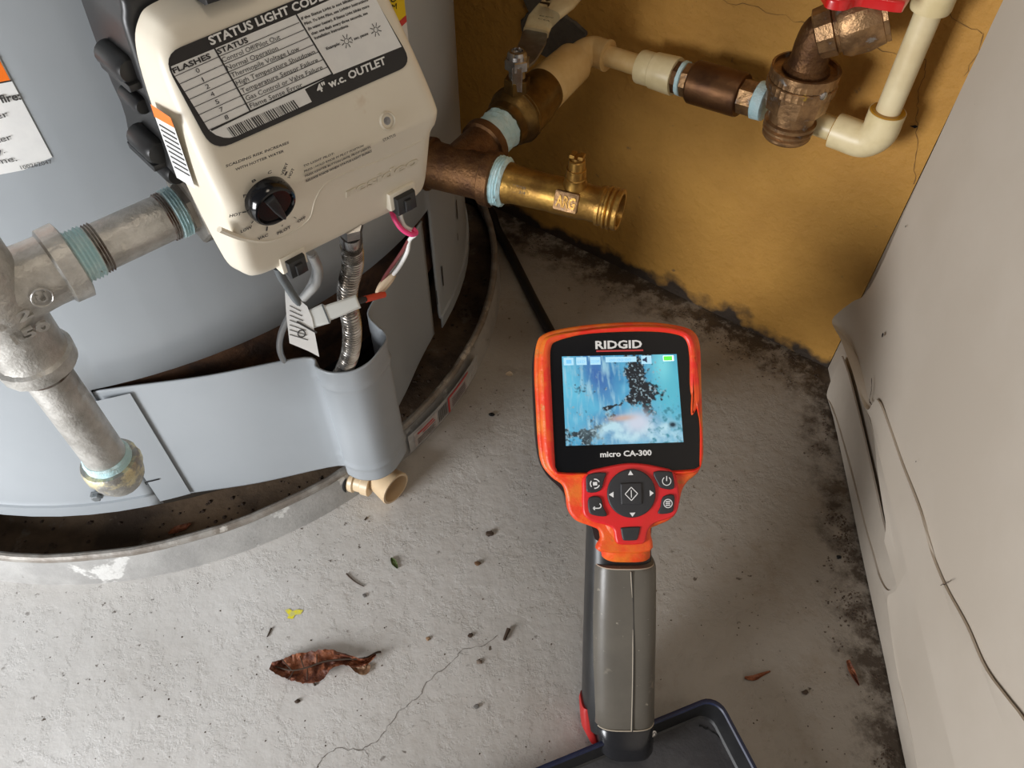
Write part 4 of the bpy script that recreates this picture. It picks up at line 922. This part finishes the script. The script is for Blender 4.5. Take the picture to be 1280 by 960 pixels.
# rim round the window
WO = hp_([(135, 118), (240, 98), (380, 82), (520, 78), (632, 92), (680, 125), (698, 200), (704, 330), (712, 520), (708, 595), (690, 628), (640, 640), (420, 640), (200, 648), (150, 635), (120, 590), (108, 470), (100, 330), (98, 220), (108, 150)])
WI = hp_([(168, 140), (260, 116), (380, 106), (520, 104), (610, 114), (650, 136), (664, 200), (668, 330), (700, 430), (702, 585), (696, 612), (640, 622), (420, 630), (200, 632), (166, 618), (160, 580), (154, 470), (148, 330), (143, 220), (146, 165)])
n_o = len(WO)
wo = [HFm.pt(*p, 0).copy() for p in WO]
def ring_rows(Wo, Wi, hts):
    rows = []
    for t, w_ in hts:
        rows.append([(a[0]+(b_[0]-a[0])*t, a[1]+(b_[1]-a[1])*t) for a, b_ in zip(Wo, Wi)])
    return [[HFm.pt(x, y, w_) for x, y in cr2(r, 4)] for r, (t, w_) in zip(rows, hts)]
ob('window_rim', rings(ring_rows(WO, WI, [(0, -.001), (.12, .0012), (.4, .0026), (.75, .0024), (1, .0010), (1, -.0005)]), False, False), [M['orangeb'], M['redk']][0], dev, 60, label='raised worn orange rim')
rr1 = ring_rows(WO, WI, [(.42, .0027), (.62, .0030), (.86, .0024), (.99, .0014)])
sel = slice(0, None)
redrim = mat('red_rim', (.80, .03, .015), (.82, .09, .015), rough=.38, scale=70, lo=.5, hi=.6, bump=.2)
ob('rim_bead', rings(rr1, False, False), redrim, dev, 60, label='bright red inner bead of the rim')
tg = hp_([(672, 330), (676, 200), (690, 210), (703, 330), (698, 372), (676, 416), (669, 400)])
ob('red_fin', slab(cr2(tg, 3), HFm, .0005, .0028, .0012), redrim, dev, 50, label='red tongue of the rim over the glass edge')
gw = ob('window_glass', slab(cr2(WI, 4), HFm, -.0008, .0008), M['blackg'], dev, 0, label='gloss black window round the screen')
# lit screen
sc4 = [V(HFm.hit(*cc3(*p), .001)) for p in ((187, 197), (617, 188), (643, 518), (202, 532))]
NXs, NYs = 220, 160
def blob(u, v, cu, cv, ru, rv, a=0):
    du, dv = u-cu, v-cv; c, s = math.cos(a), math.sin(a); x = (du*c+dv*s)/ru; y = (-du*s+dv*c)/rv; return math.exp(-(x*x+y*y)**1.2)
def nzs(u, v, s, k=0): return noise.fractal(V((u*s, v*s*.75, k)), 1, 2, 4)
def lerp3(a, b, t): t = max(0, min(1, t)); return tuple(a[i]+(b[i]-a[i])*t for i in range(3))
def scr(u, v):                              # v down
    c = lerp3((.04, .22, .46), (.12, .48, .70), .5+.9*nzs(u, v, 4, 1))
    c = lerp3(c, (.16, .60, .80), blob(u, v, .02, .30, .22, .5)*.8)
    c = lerp3(c, (.05, .12, .40), blob(u, v, .30, .22, .12, .4, -.3)*.8)
    c = lerp3(c, (.35, .62, .75), max(0, nzs(u*3, v*.6, 9, 4))*1.2*(1 if u < .5 else .3))
    c = lerp3(c, (.10, .50, .62), blob(u, v, .93, .35, .2, .5)*.9)
    c = lerp3(c, (.22, .72, .80), blob(u, v, .87, .10, .07, .2)*.8)
    w1, w2 = nzs(u, v, 7, 5)*.10, nzs(u, v, 7, 15)*.10; U, Vv = u+w1, v+w2
    dk = blob(U, Vv, .60, .10, .10, .20, .1)*.9+blob(U, Vv, .70, .20, .10, .25)*.7+blob(U, Vv, .68, .46, .13, .20)+blob(U, Vv, .47, .53, .17, .035, -.75)+blob(U, Vv, .74, .58, .07, .10)*.8+blob(U, Vv, .12, .90, .20, .08)+blob(U, Vv, .28, .80, .14, .04, -.25)
    dk = dk*1.15+nzs(u, v, 9, 7)*.8+nzs(u, v, 34, 17)*.55
    c = lerp3(c, (.012, .016, .022), (dk-.46)*2.3)
    spk = nzs(u, v, 50, 9)+.5*nzs(u, v, 18, 19)
    c = lerp3(c, (.30, .42, .48), (spk-.25)*4*max(0, min(1, dk)))
    c = lerp3(c, (.50, .76, .86), (blob(u, v, .55, .86, .30, .14)*.8+blob(u, v, .90, .90, .16, .16)*.5+blob(u, v, .40, .78, .10, .05, -.6)*.7)*(1+nzs(u, v, 12, 3)))
    c = lerp3(c, (.62, .68, .80), blob(u, v, .62, .76, .12, .12)*1.1)
    c = lerp3(c, (.62, .42, .34), blob(u, v, .49, .71, .11, .035, -.1)*.9)
    c = lerp3(c, (.01, .03, .05), blob(u, v, .92, .80, .03, .03)*1.2)
    c = lerp3(c, (.05, .25, .33), max(0, nzs(u, v, 18, 12)-.12)*2*(1 if u > .7 and v > .55 else 0))
    return c
vsS = []; fsS = []; cols = []
for j in range(NYs+1):
    for i in range(NXs+1):
        u, v_ = i/NXs, j/NYs; p = (sc4[0]*(1-u)+sc4[1]*u)*(1-v_)+(sc4[3]*(1-u)+sc4[2]*u)*v_; vsS.append(HFm.pt(p.x, p.y, .0011)); cols.append(scr(u, v_))
for j in range(NYs):
    for i in range(NXs): a = j*(NXs+1)+i; fsS.append((a, a+1, a+NXs+2, a+NXs+1))
sm = bpy.data.materials.new('lit_screen'); sm.use_nodes = True
b_ = sm.node_tree.nodes['Principled BSDF']; at = sm.node_tree.nodes.new('ShaderNodeVertexColor'); at.layer_name = 'picture'
sm.node_tree.links.new(at.outputs[0], b_.inputs['Emission Color']); b_.inputs['Emission Strength'].default_value = .95; b_.inputs['Base Color'].default_value = (.01, .01, .01, 1); b_.inputs['Roughness'].default_value = .15
scn = ob('screen', (vsS, fsS), sm, dev, 0, label='lit screen showing a blue borescope picture', fixn=False)
ca = scn.data.color_attributes.new('picture', 'FLOAT_COLOR', 'POINT')
for i, c in enumerate(cols): ca.data[i].color = (*c, 1)
def emi(n, c, s=1): return mat(n, c, rough=.3, emit=s)
E_l = emi('screen_icon_pale', (.26, .45, .56)); E_g = emi('screen_green', (.08, .75, .05)); E_d = emi('screen_icon_blue', (.12, .35, .55)); E_w = emi('screen_icon_white', (.8, .9, .95)); E_k = emi('screen_icon_dark', (.01, .02, .05))
def R3(x0, y0, x1, y1, w=.0013): return flat(hp_([(x0, y0), (x1, y0-(x1-x0)*.02), (x1+(y1-y0)*.06, y1-(x1-x0)*.02), (x0+(y1-y0)*.06, y1)], w), HFm, w)
ob('screen_icons', join(R3(193, 202, 230, 230), R3(240, 200, 279, 229), R3(292, 199, 331, 228), R3(350, 199, 466, 219), R3(484, 194, 522, 225)), E_l, scn, 0)
def ht(s, a, b, cap, w, bold=False): return text(s, HFm, cc3(*a), cc3(*b), cap/3, w, bold)
ob('icon_marks', join(R3(203, 210, 222, 224, .0014), ht('LED', (246, 222), (274, 221), 10, .0014), ht('ZOOM', (296, 221), (327, 220), 10, .0014), ht('00:00:00', (366, 216), (446, 214), 10, .0014)), E_d, scn, 0)
ob('speaker_icon', flat(hp_([(489, 206), (496, 205), (505, 197), (507, 220), (497, 214), (490, 214)], .0014), HFm, .0014), E_k, scn, 0)
ob('battery_outline', R3(566, 194, 606, 214, .0013), E_w, scn, 0)
ob('battery_fill', R3(568, 196, 600, 212, .0014), E_g, scn, 0)
# writing on the window
prt = emi('window_print', (.8, .8, .8), 0) if False else M['white']
ob('lettering', join(ht('RIDGID', (313, 168), (488, 164), 29, .0010, True)), M['white'], gw, 0)
ob('lettering', join(ht('micro CA-300', (331, 574), (524, 567), 20, .0010, True)), M['white'], gw, 0)
ob('underline', R3(316, 174, 492, 180, .0010), M['redp'], gw, 0)
# red key pad
KPo = hp_([(262, 700), (264, 655), (290, 625), (340, 612), (400, 600), (445, 596), (500, 600), (550, 610), (595, 622), (612, 645), (622, 690), (625, 740), (612, 785), (580, 805), (530, 822), (508, 850), (498, 890), (470, 900), (400, 900), (385, 880), (378, 845), (350, 828), (300, 815), (268, 790), (262, 750)])
kp = ob('key_pad', slab(cr2(KPo, 4), HFm, -.0005, .0030, .0016, 4), M['redk'], dev, 50, label='red rubber key surround')
def key(nm, pts, w1=.0044, m_=None, par=None): return ob(nm, slab(cr2(hp_(pts, .003), 3), HFm, .0022, w1, .0008), m_ or M['key'], par or dev, 40)
cir = lambda cx, cy, r, n=20: [(cx+r*math.cos(2*pi*k/n), cy+r*math.sin(2*pi*k/n)) for k in range(n)]
kd = key('control_pad', cir(447, 710, 91, 24), .0046)
def hs(l, w): return slab(hp_(l, w), HFm, w-.0006, w, 0)
ob('centre_key', slab(cr2(hp_([(412, 672), (478, 670), (486, 676), (488, 742), (480, 750), (416, 752), (408, 744), (406, 680)], .0046), 2), HFm, .0040, .0056, .0008), M['key'], kd, 40)
wi = mat('key_print', (.78, .78, .78), rough=.5)
def ln3(a, b, t, w): return quadline(HFm, HFm.hit(*cc3(*a), w), HFm.hit(*cc3(*b), w), t, w)
ob('key_symbols', join(flat(hp_([(444, 624), (455, 641), (435, 642)], .005), HFm, .0049), flat(hp_([(452, 798), (441, 783), (463, 782)], .005), HFm, .0049), flat(hp_([(363, 715), (381, 704), (381, 726)], .005), HFm, .0049), flat(hp_([(532, 709), (516, 698), (517, 721)], .005), HFm, .0049),
    ln3((447, 687), (471, 711), .0005, .0058), ln3((471, 711), (448, 737), .0005, .0058), ln3((448, 737), (424, 713), .0005, .0058), ln3((424, 713), (447, 687), .0005, .0058), ln3((447, 698), (448, 726), .0005, .0058)), wi, kd, 0)
for (pts, sym) in (([(284, 640), (350, 632), (346, 655), (330, 700), (284, 706), (278, 680)], 'cam'), ([(288, 726), (330, 724), (342, 760), (354, 795), (300, 790), (286, 770)], 'ret'), ([(530, 630), (590, 628), (602, 640), (606, 692), (560, 690), (545, 672)], 'pow'), ([(566, 722), (606, 716), (606, 760), (596, 782), (548, 786), (556, 760)], 'men')):
    kk = key('key', pts)
    g = []
    ccs = {'cam': (311, 674), 'ret': (318, 757), 'pow': (580, 664), 'men': (585, 748)}[sym]
    def arcl(cx, cy, r, a0, a1, t=.0005, n=12): return [ln3((cx+r*math.cos(a0+(a1-a0)*i/n), cy+r*math.sin(a0+(a1-a0)*i/n)), (cx+r*math.cos(a0+(a1-a0)*(i+1)/n), cy+r*math.sin(a0+(a1-a0)*(i+1)/n)), t, .0047) for i in range(n)]
    if sym == 'cam': g += arcl(*ccs, 17, .3, 1.7, .0007)+arcl(*ccs, 17, 2.4, 3.8, .0007)+arcl(*ccs, 17, 4.5, 5.9, .0007)+[flat(hp_([(303, 668), (319, 667), (320, 680), (304, 681)], .0047), HFm, .0047)]
    if sym == 'pow': g += arcl(*ccs, 16, -1.0, 4.1)+[ln3((580, 645), (580, 664), .0006, .0047)]
    if sym == 'men': g += arcl(*ccs, 16, 0, 6.28)+[ln3((576, 741+7*q_), (594, 740+7*q_), .0006, .0047) for q_ in range(3)]
    if sym == 'ret': g += [ln3((304, 766), (325, 766), .0006, .0047)]+arcl(325, 757, 9, 1.57, -1.2, .0006, 6)+[ln3((304, 766), (311, 760), .0006, .0047), ln3((304, 766), (311, 772), .0006, .0047)]
    ob('key_symbol', join(*g), wi, kk, 0)
ob('shutter_key', slab(cr2(hp_([(412, 838), (474, 835), (480, 842), (470, 880), (460, 886), (424, 887), (414, 880), (408, 846)], .003), 2), HFm, .0022, .0040, .0008), M['key'], dev, 40)
# handle
tp = HFm.pt(*HFm.hit(776, 668), -.022)
ft = atz(786, 917, zt_r+.0005)
def PPc(px, py, d): return atd(px, py, d)
dA = (HFm.pt(*HFm.hit(776, 680), 0)-CO).dot(FW)
dB = (hb-CO).dot(FW)
def sect(yc, xl, xr, d, depth, ww=1.0, n=36, pw=.62, back=0):
    """cross-section of the grip seen between image columns xl..xr at row yc"""
    a = atd(xl, yc, d); b_ = atd(xr, yc, d); c = (a+b_)/2; hw = (b_-a)/2; bk_ = FW*.92-Z*.0
    out = []
    for k in range(n):
        t = 2*pi*k/n; cx_ = math.cos(t); sx_ = math.sin(t)
        out.append(c+hw*math.copysign(abs(cx_)**pw, cx_)+AX*depth*.5*(math.copysign(abs(sx_)**pw, sx_))+AX*back)
    return out
hax = (atd(786, 917, dB+.006)-atd(776, 690, dA+.012)).normalized()
AX = (FW-hax*FW.dot(hax)).normalized()       # front-to-back of the grip
def dd_(y): return dA+.020+(dB+.018-dA-.020)*(y-668)/(930-668)
core = rings([sect(y, xl, xr, dd_(y), dp, back=.005) for y, xl, xr, dp in ((655, 735, 812, .030), (690, 734, 814, .036), (760, 732, 814, .038), (830, 730, 814, .038), (880, 729, 813, .038), (905, 733, 813, .037))])
ob('handle_core', core, M['blackp'], dev, 50, label='black handle core, seen on the left side')
neck = rings([sect(y, xl, xr, dd_(y)-.006, dp) for y, xl, xr, dp in ((640, 745, 812, .026), (672, 748, 812, .028), (690, 750, 811, .028), (692, 752, 809, .026))])
ob('neck', neck, M['orangeb'], dev, 50, label='orange neck collar')
def half(y, xl, xr, e): return sect(y, xl, xr, dd_(y)-.0015, .034+e)
gripm = rings([half(697, 744, 815, -.004), half(698.5, 741, 817, -.001), half(703, 740, 818, .0), half(760, 738, 818, .002), half(820, 738, 817, .002), half(870, 739, 816, .001), half(890, 739, 816, .0), half(894, 742, 815, -.003)])
gp_ = ob('grip', gripm, M['rubber'], dev, 50, label='worn grey rubber grip with scratches')
WG = lambda y: half(y, 738, 818, .002 if 740 < y < 850 else .0005)
def front_pt(y, x, e=.0):
    r_ = WG(y); t = (x-779)/14; k = 27+int(math.floor(t)); f_ = t-math.floor(t); return r_[k].lerp(r_[k+1], f_)-AX*e
ob('seam', tube([front_pt(y, x, .0002) for y, x in ((700, 785), (740, 787), (790, 787.5), (840, 787), (893, 786))], .00042, 6, 4), mat('seam_dark', (.03, .027, .022), rough=.8), gp_)  # grip seam as a thin dark line
ob('seam_edge', tube([front_pt(y, x, .0000) for y, x in ((700, 784), (740, 786), (790, 786.5), (840, 786), (893, 785))], .00034, 6, 4), mat('pale_edge', (.42, .36, .28), rough=.7), gp_)
ob('grip_edge', tube([half(894, 742, 815, -.0015)[k] for k in range(17, 36)] + [half(894, 742, 815, -.0015)[0]], .0004, 6, 1), mat('pale_edge2', (.42, .36, .28), rough=.7), gp_)
ob('grip_edge', tube([half(698, 742, 815, -.0015)[k] for k in range(17, 36)] + [half(698, 742, 815, -.0015)[0]], .0004, 6, 1), mat('pale_edge3', (.42, .36, .28), rough=.7), gp_)
capg = rings([sect(y, xl, xr, dd_(y)-.0005, dp) for y, xl, xr, dp in ((893, 743, 814, .034), (896, 741, 815, .036), (915, 744, 815, .036), (926, 747, 814, .035), (932, 752, 811, .031), (934, 760, 804, .024))])
bc_ = ob('base_cap', capg, mat('satin_black', (.018, .018, .020), rough=.22), dev, 50, label='satin black base cap')
lt_ = FW*0
fs_c = rings([sect(y, xl, xr, dd_(y)+.004, .022) for y, xl, xr in ((874, 726, 740), (878, 724.5, 741), (900, 726, 743), (917, 735, 748), (919, 738, 748))])
ob('latch', fs_c, mat('red_latch', (.42, .02, .018), rough=.5, scale=60), dev, 50, label='red battery latch')
sw = sect(903, 744, 815, dd_(903)-.0005, .036)[33]
ob('screw', rev(sw+FW*.001, -FW+RT*.45, [(0, .0021), (.0012, .0021), (.0013, .0012), (.0006, .0001)], 12), M['steel'], dev)
ob('cable_tail', tube([bend-bdv*.01, bend+bdv*.002], .012, 16, 1), M['blackp'], dev)
# the camera cable lying on the floor, running behind the pan
cz = .0052
cb = [bend+bdv*.0012-Z*0, V((bend.x, bend.y, cz+.004))+V((-.004, .018, 0)), atz(700, 437, cz), atz(687, 413, cz), atz(668, 377, cz), atz(650, 341, cz), atz(634, 309, cz), atz(622, 288, cz), atz(612, 262, cz), atz(600, 243, cz), V((-.01, .80, cz)), V((-.12, .90, cz))]
cb[0].z = max(cb[0].z, .007)
wd = [p for p in cb]
WD = lambda p: (p-WP).dot(WN)
for p in wd:
    if WD(p) < .012: p += WN*(.012-WD(p))
ob('camera_cable', tube(wd, .0048, 14, 10), M['cable'], None, label='black flexible cable on the floor from the camera to behind the pan', cat='cable')

# ================================================================== LEAVES AND LITTER ON THE FLOOR
def leaf(name, mid, wid, m, label, cat='leaf', lift=.002, crump=.0025, nseg=10, seed=0, th=.0004):
    """mid: midrib pixels, wid: (upper, lower) half widths in pixels"""
    P = cr([V((*p, 0)) for p in mid], nseg); W_ = cr([V((*p, 0)) for p in wid], nseg); rows = []; nc = 8
    for i, (p, w_) in enumerate(zip(P, W_)):
        d = (P[min(i+1, len(P)-1)]-P[max(i-1, 0)]).normalized(); nn = V((d.y, -d.x, 0)); row = []
        for k in range(nc+1):
            t = k/nc*2-1; off = (w_.x*max(0, t)-w_.y*max(0, -t))*(1+.14*noise.noise(V((i*.5, k*.7, seed))))
            q = p+nn*off; z = lift*.3+crump*(.55+.8*noise.noise(V((i*.16, k*.55, seed+3)))+.35*noise.noise(V((i*.4, k*1.1, seed+9))))+lift*abs(t)**1.5
            row.append(atz(q.x, q.y, max(z, .0006)))
        rows.append(row)
    n = len(rows); vs = [p for r in rows for p in r]+[p-Z*th for r in rows for p in r]; K = len(vs)//2; fs = []
    for i in range(n-1):
        for k in range(nc): a = i*(nc+1)+k; fs += [(a, a+1, a+nc+2, a+nc+1), (K+a, K+a+nc+1, K+a+nc+2, K+a+1)]
    for i in range(n-1):
        a = i*(nc+1); fs.append((a, a+nc+1, K+a+nc+1, K+a)); a += nc; fs.append((a, K+a, K+a+nc+1, a+nc+1))
    for k in range(nc): fs.append((k, K+k, K+k+1, k+1)); a = (n-1)*(nc+1)+k; fs.append((a, a+1, K+a+1, K+a))
    return (vs, fs)
lf0 = root('dried_leaf', atz(385, 834, 0), 'large curled reddish-brown dried leaf on the bare grey floor', 'leaf')
ob('leaf_blade', leaf('l', [(339, 830), (352, 835), (370, 836), (392, 833), (410, 826), (428, 824), (445, 827), (458, 826), (470, 818)], [(3, 7), (12, 10), (19, 16), (19, 20), (15, 11), (8, 7), (5, 7), (3, 4), (1, 1)], M['leaf'], '', lift=.0040, crump=.0045, seed=2), M['leaf'], lf0, 50)
ob('midrib', tube([atz(a, b_, z) for a, b_, z in ((344, 833, .004), (365, 838, .0075), (385, 834, .008), (405, 827, .0075), (430, 824, .006), (455, 823, .004), (470, 816, .002), (476, 815, .0008))], .0006, 8, 5, rf=lambda t, i: .0005+.0003*t), M['twig'], lf0)
for a, b_ in (((365, 838), (352, 824)), ((368, 838), (360, 850)), ((380, 835), (375, 820)), ((384, 834), (384, 850)), ((396, 830), (396, 818))):
    ob('vein', tube([atz(*a, .0078), atz((a[0]+b_[0])/2, (a[1]+b_[1])/2, .0082), atz(*b_, .0072)], .00035, 6, 3), M['twig'], lf0)
ob('torn_flap', leaf('f', [(437, 831), (447, 836), (456, 837), (461, 830)], [(1, 1), (5, 5), (5, 6), (3, 2)], M['leafp'], '', lift=.0012, crump=.0012, seed=5), M['leafp'], lf0, 50, label='pale torn flap')
ob('stalk', tube([atz(388, 849, .003), atz(392, 853, .0012), atz(394, 857, .0008)], .0007, 6, 3), M['twig'], lf0)
ob('leaf_scrap', leaf('a', [(931, 847), (943, 847), (953, 843), (963, 839)], [(1.5, 1.5), (3.5, 3.5), (2.5, 2), (1, 1)], M['leaf'], '', lift=.001, crump=.001, seed=7), M['leaf'], None, 50, 'brown forked leaf scrap right of the tray corner', 'leaf')
ob('leaf_scrap', leaf('b', [(1060, 825), (1063, 835), (1068, 845), (1074, 857)], [(2, 2), (4, 3), (3, 3), (.6, .6)], M['leaf'], '', lift=.001, crump=.001, seed=9), M['leaf'], None, 50, 'pointed brown leaf scrap near the right wall', 'leaf')
ob('leaf_scrap', leaf('c', [(489, 697), (492, 703), (497, 710)], [(1, 1), (4, 3), (1, 1)], M['green'], '', lift=.001, crump=.001, seed=11), M['green'], None, 50, 'small green leaf scrap on the floor below the heater', 'leaf')
ob('leaf_scrap', leaf('d', [(632, 468), (637, 467), (641, 468)], [(1, 1), (3, 3), (1, 1)], M['leafp'], '', lift=.0006, crump=.0006, seed=13), mat('pale_flake', (.55, .45, .33), rough=.7), None, 50, 'small pale flake on the floor left of the screen', 'flake')
def twig(px, r, m, name, label, cat='twig'): ob(name, tube([atz(a, b_, r*1.05) for a, b_ in px], r, 7, 3, rf=lambda t, i: r*(1-.4*t)), m, None, 50, label, cat)
twig([(433, 717), (440, 724), (447, 729), (455, 733)], .0006, M['twig'], 'twig', 'thin dark twig on the floor below the pan')
twig([(339, 785), (337, 790), (334, 796)], .0007, M['twig'], 'twig', 'short brown twig stub left of the yellow paint mark')
twig([(636, 786), (633, 793), (630, 800)], .0016, M['twig'], 'bark_chip', 'elongated black-brown bark chip left of the handle', 'chip')
twig([(456, 650), (459, 646)], .0007, M['twig'], 'twig', 'tiny twig on the floor beneath the drain fitting')
def chip(px, py, r, m, name, label, cat='chip', s=0):
    c = atz(px, py, 0); g = sphere(c+Z*r*.45, r, 5, (1, .8, .5)); v = [q+V((noise.noise(q*900+V((s, 0, 0))), noise.noise(q*900+V((0, s, 5))), 0))*r*.6 for q in g[0]]
    for q in v: q.z = max(q.z, .0001)
    ob(name, (v, g[1]), m, None, 30, label, cat)
chip(597, 705, .0024, mat('brown_pebble', (.10, .05, .02), rough=.8), 'pebble', 'brown round crumb on open floor left of the handle top', s=1)
chip(588, 795, .0020, M['twig'], 'bark_chip', 'dark chip halfway between dried leaf and handle', s=2)
chip(599, 828, .0021, mat('grey_brown_grit', (.17, .13, .10), rough=.8), 'pebble', 'grey-brown grit grain below the bark chip', s=3)
chip(596, 883, .0018, mat('grey_grit', (.12, .11, .10), rough=.8), 'pebble', 'dark grit grain between floor crack and tray', s=4)
chip(372, 877, .0017, M['twig'], 'pebble', 'dark grit grain just below the large dried leaf', s=5)
chip(456, 745, .0016, mat('grit_b', (.14, .13, .12), rough=.8), 'pebble', 'grey grain beside the thin dark twig', s=6)
chip(535, 799, .0017, mat('tan_grit', (.26, .16, .09), rough=.8), 'pebble', 'tan grain right of the dried leaf tip', s=7)
chip(615, 519, .0024, M['black'], 'pebble', 'black grain on the shaded floor right of the pan sticker', s=8)
chip(1048, 697, .0020, M['black'], 'pebble', 'black grain on the floor near the right wall', s=9)
chip(612, 668, .0030, M['twig'], 'bark_chip', 'dark brown crumb pair left of the red key pad', s=10)
chip(1006, 866, .0022, M['twig'], 'bark_chip', 'dark chip between the two brown leaf scraps', s=11)
# crumbs of dirt nobody could count
rnd = random.Random(11); vs = []; fs = []
def crumb(x, y, r):
    if math.hypot(x-A.x, y-A.y) < .328: return
    if (V((x, y, 0))-CP).dot(CN) < .003 or WD(V((x, y, 0))) < .003: return
    q = TRF.ex.dot(V((x, y, 0))-TRF.o), sg*TRF.ey.dot(V((x, y, 0))-TRF.o)
    if -.005 < q[0] < TW and -.005 < q[1] < TD: return
    k = len(vs); a0 = rnd.random()*6
    for j in range(5): a = a0+j*1.257; rr = r*rnd.uniform(.5, 1.2); vs.append(V((x+rr*math.cos(a), y+rr*math.sin(a), 0)))
    vs.append(V((x, y, r*.7)))
    for j in range(5): fs.append((k+j, k+(j+1) % 5, k+5))
def keep(p, d): return noise.noise(V((p.x*28, p.y*28, 2)))+.45*noise.noise(V((p.x*90, p.y*90, 8))) > -.05+d*6
for i in range(2600):
    t = rnd.uniform(.0, .385); d = .004+abs(rnd.gauss(0, .018)); p = WP+WU*t+WN*d
    if keep(p, d): crumb(p.x, p.y, rnd.uniform(.0002, .0011))
for i in range(2400):
    t = rnd.uniform(0, .40); d = .010+abs(rnd.gauss(0, .012)); p = CP+CU*t+CN*d
    if keep(p, d): crumb(p.x, p.y, rnd.uniform(.0002, .0011))
for i in range(420):
    p = atz(rnd.uniform(0, 1100), rnd.uniform(300, 960), 0); crumb(p.x, p.y, rnd.uniform(.0003, .0008))
ob('dirt_crumbs', (vs, fs), mat('dirt', (.045, .03, .02), (.09, .06, .04), rough=.95, scale=200), None, 0, 'dark dirt crumbs scattered on the floor and along the walls', 'dirt', kind='stuff', base=(0, 0, 0))
# litter inside the pan
vs = []; fs = []
for i in range(260):
    a = rnd.uniform(-2.4, .3); r_ = rnd.uniform(.27, .312); x, y = A.x+r_*math.cos(a), A.y+r_*math.sin(a); k = len(vs); rr = rnd.uniform(.0005, .0022); a0 = rnd.random()*6
    for j in range(5): b_ = a0+j*1.257; vs.append(V((x+rr*math.cos(b_), y+rr*math.sin(b_), .0026)))
    vs.append(V((x, y, .0026+rr*.7)))
    for j in range(5): fs.append((k+j, k+(j+1) % 5, k+5))
ob('pan_litter', (vs, fs), M['twig'], pan, 0, kind='stuff')
for (a, b_, sd2) in ((225, 662, 1), (20, 668, 2), (235, 660, 3)):
    pass
ob('leaf_scrap', (lambda g: ([p+Z*.0028 for p in g[0]], g[1]))(leaf('e', [(212, 669), (222, 664), (232, 661), (240, 656)], [(1, 1), (4, 4), (4, 3), (1, 1)], M['leaf'], '', lift=.001, crump=.001, seed=17)), M['leaf'], None, 50, 'dark brown leaf scrap lying inside the drain pan', 'leaf')
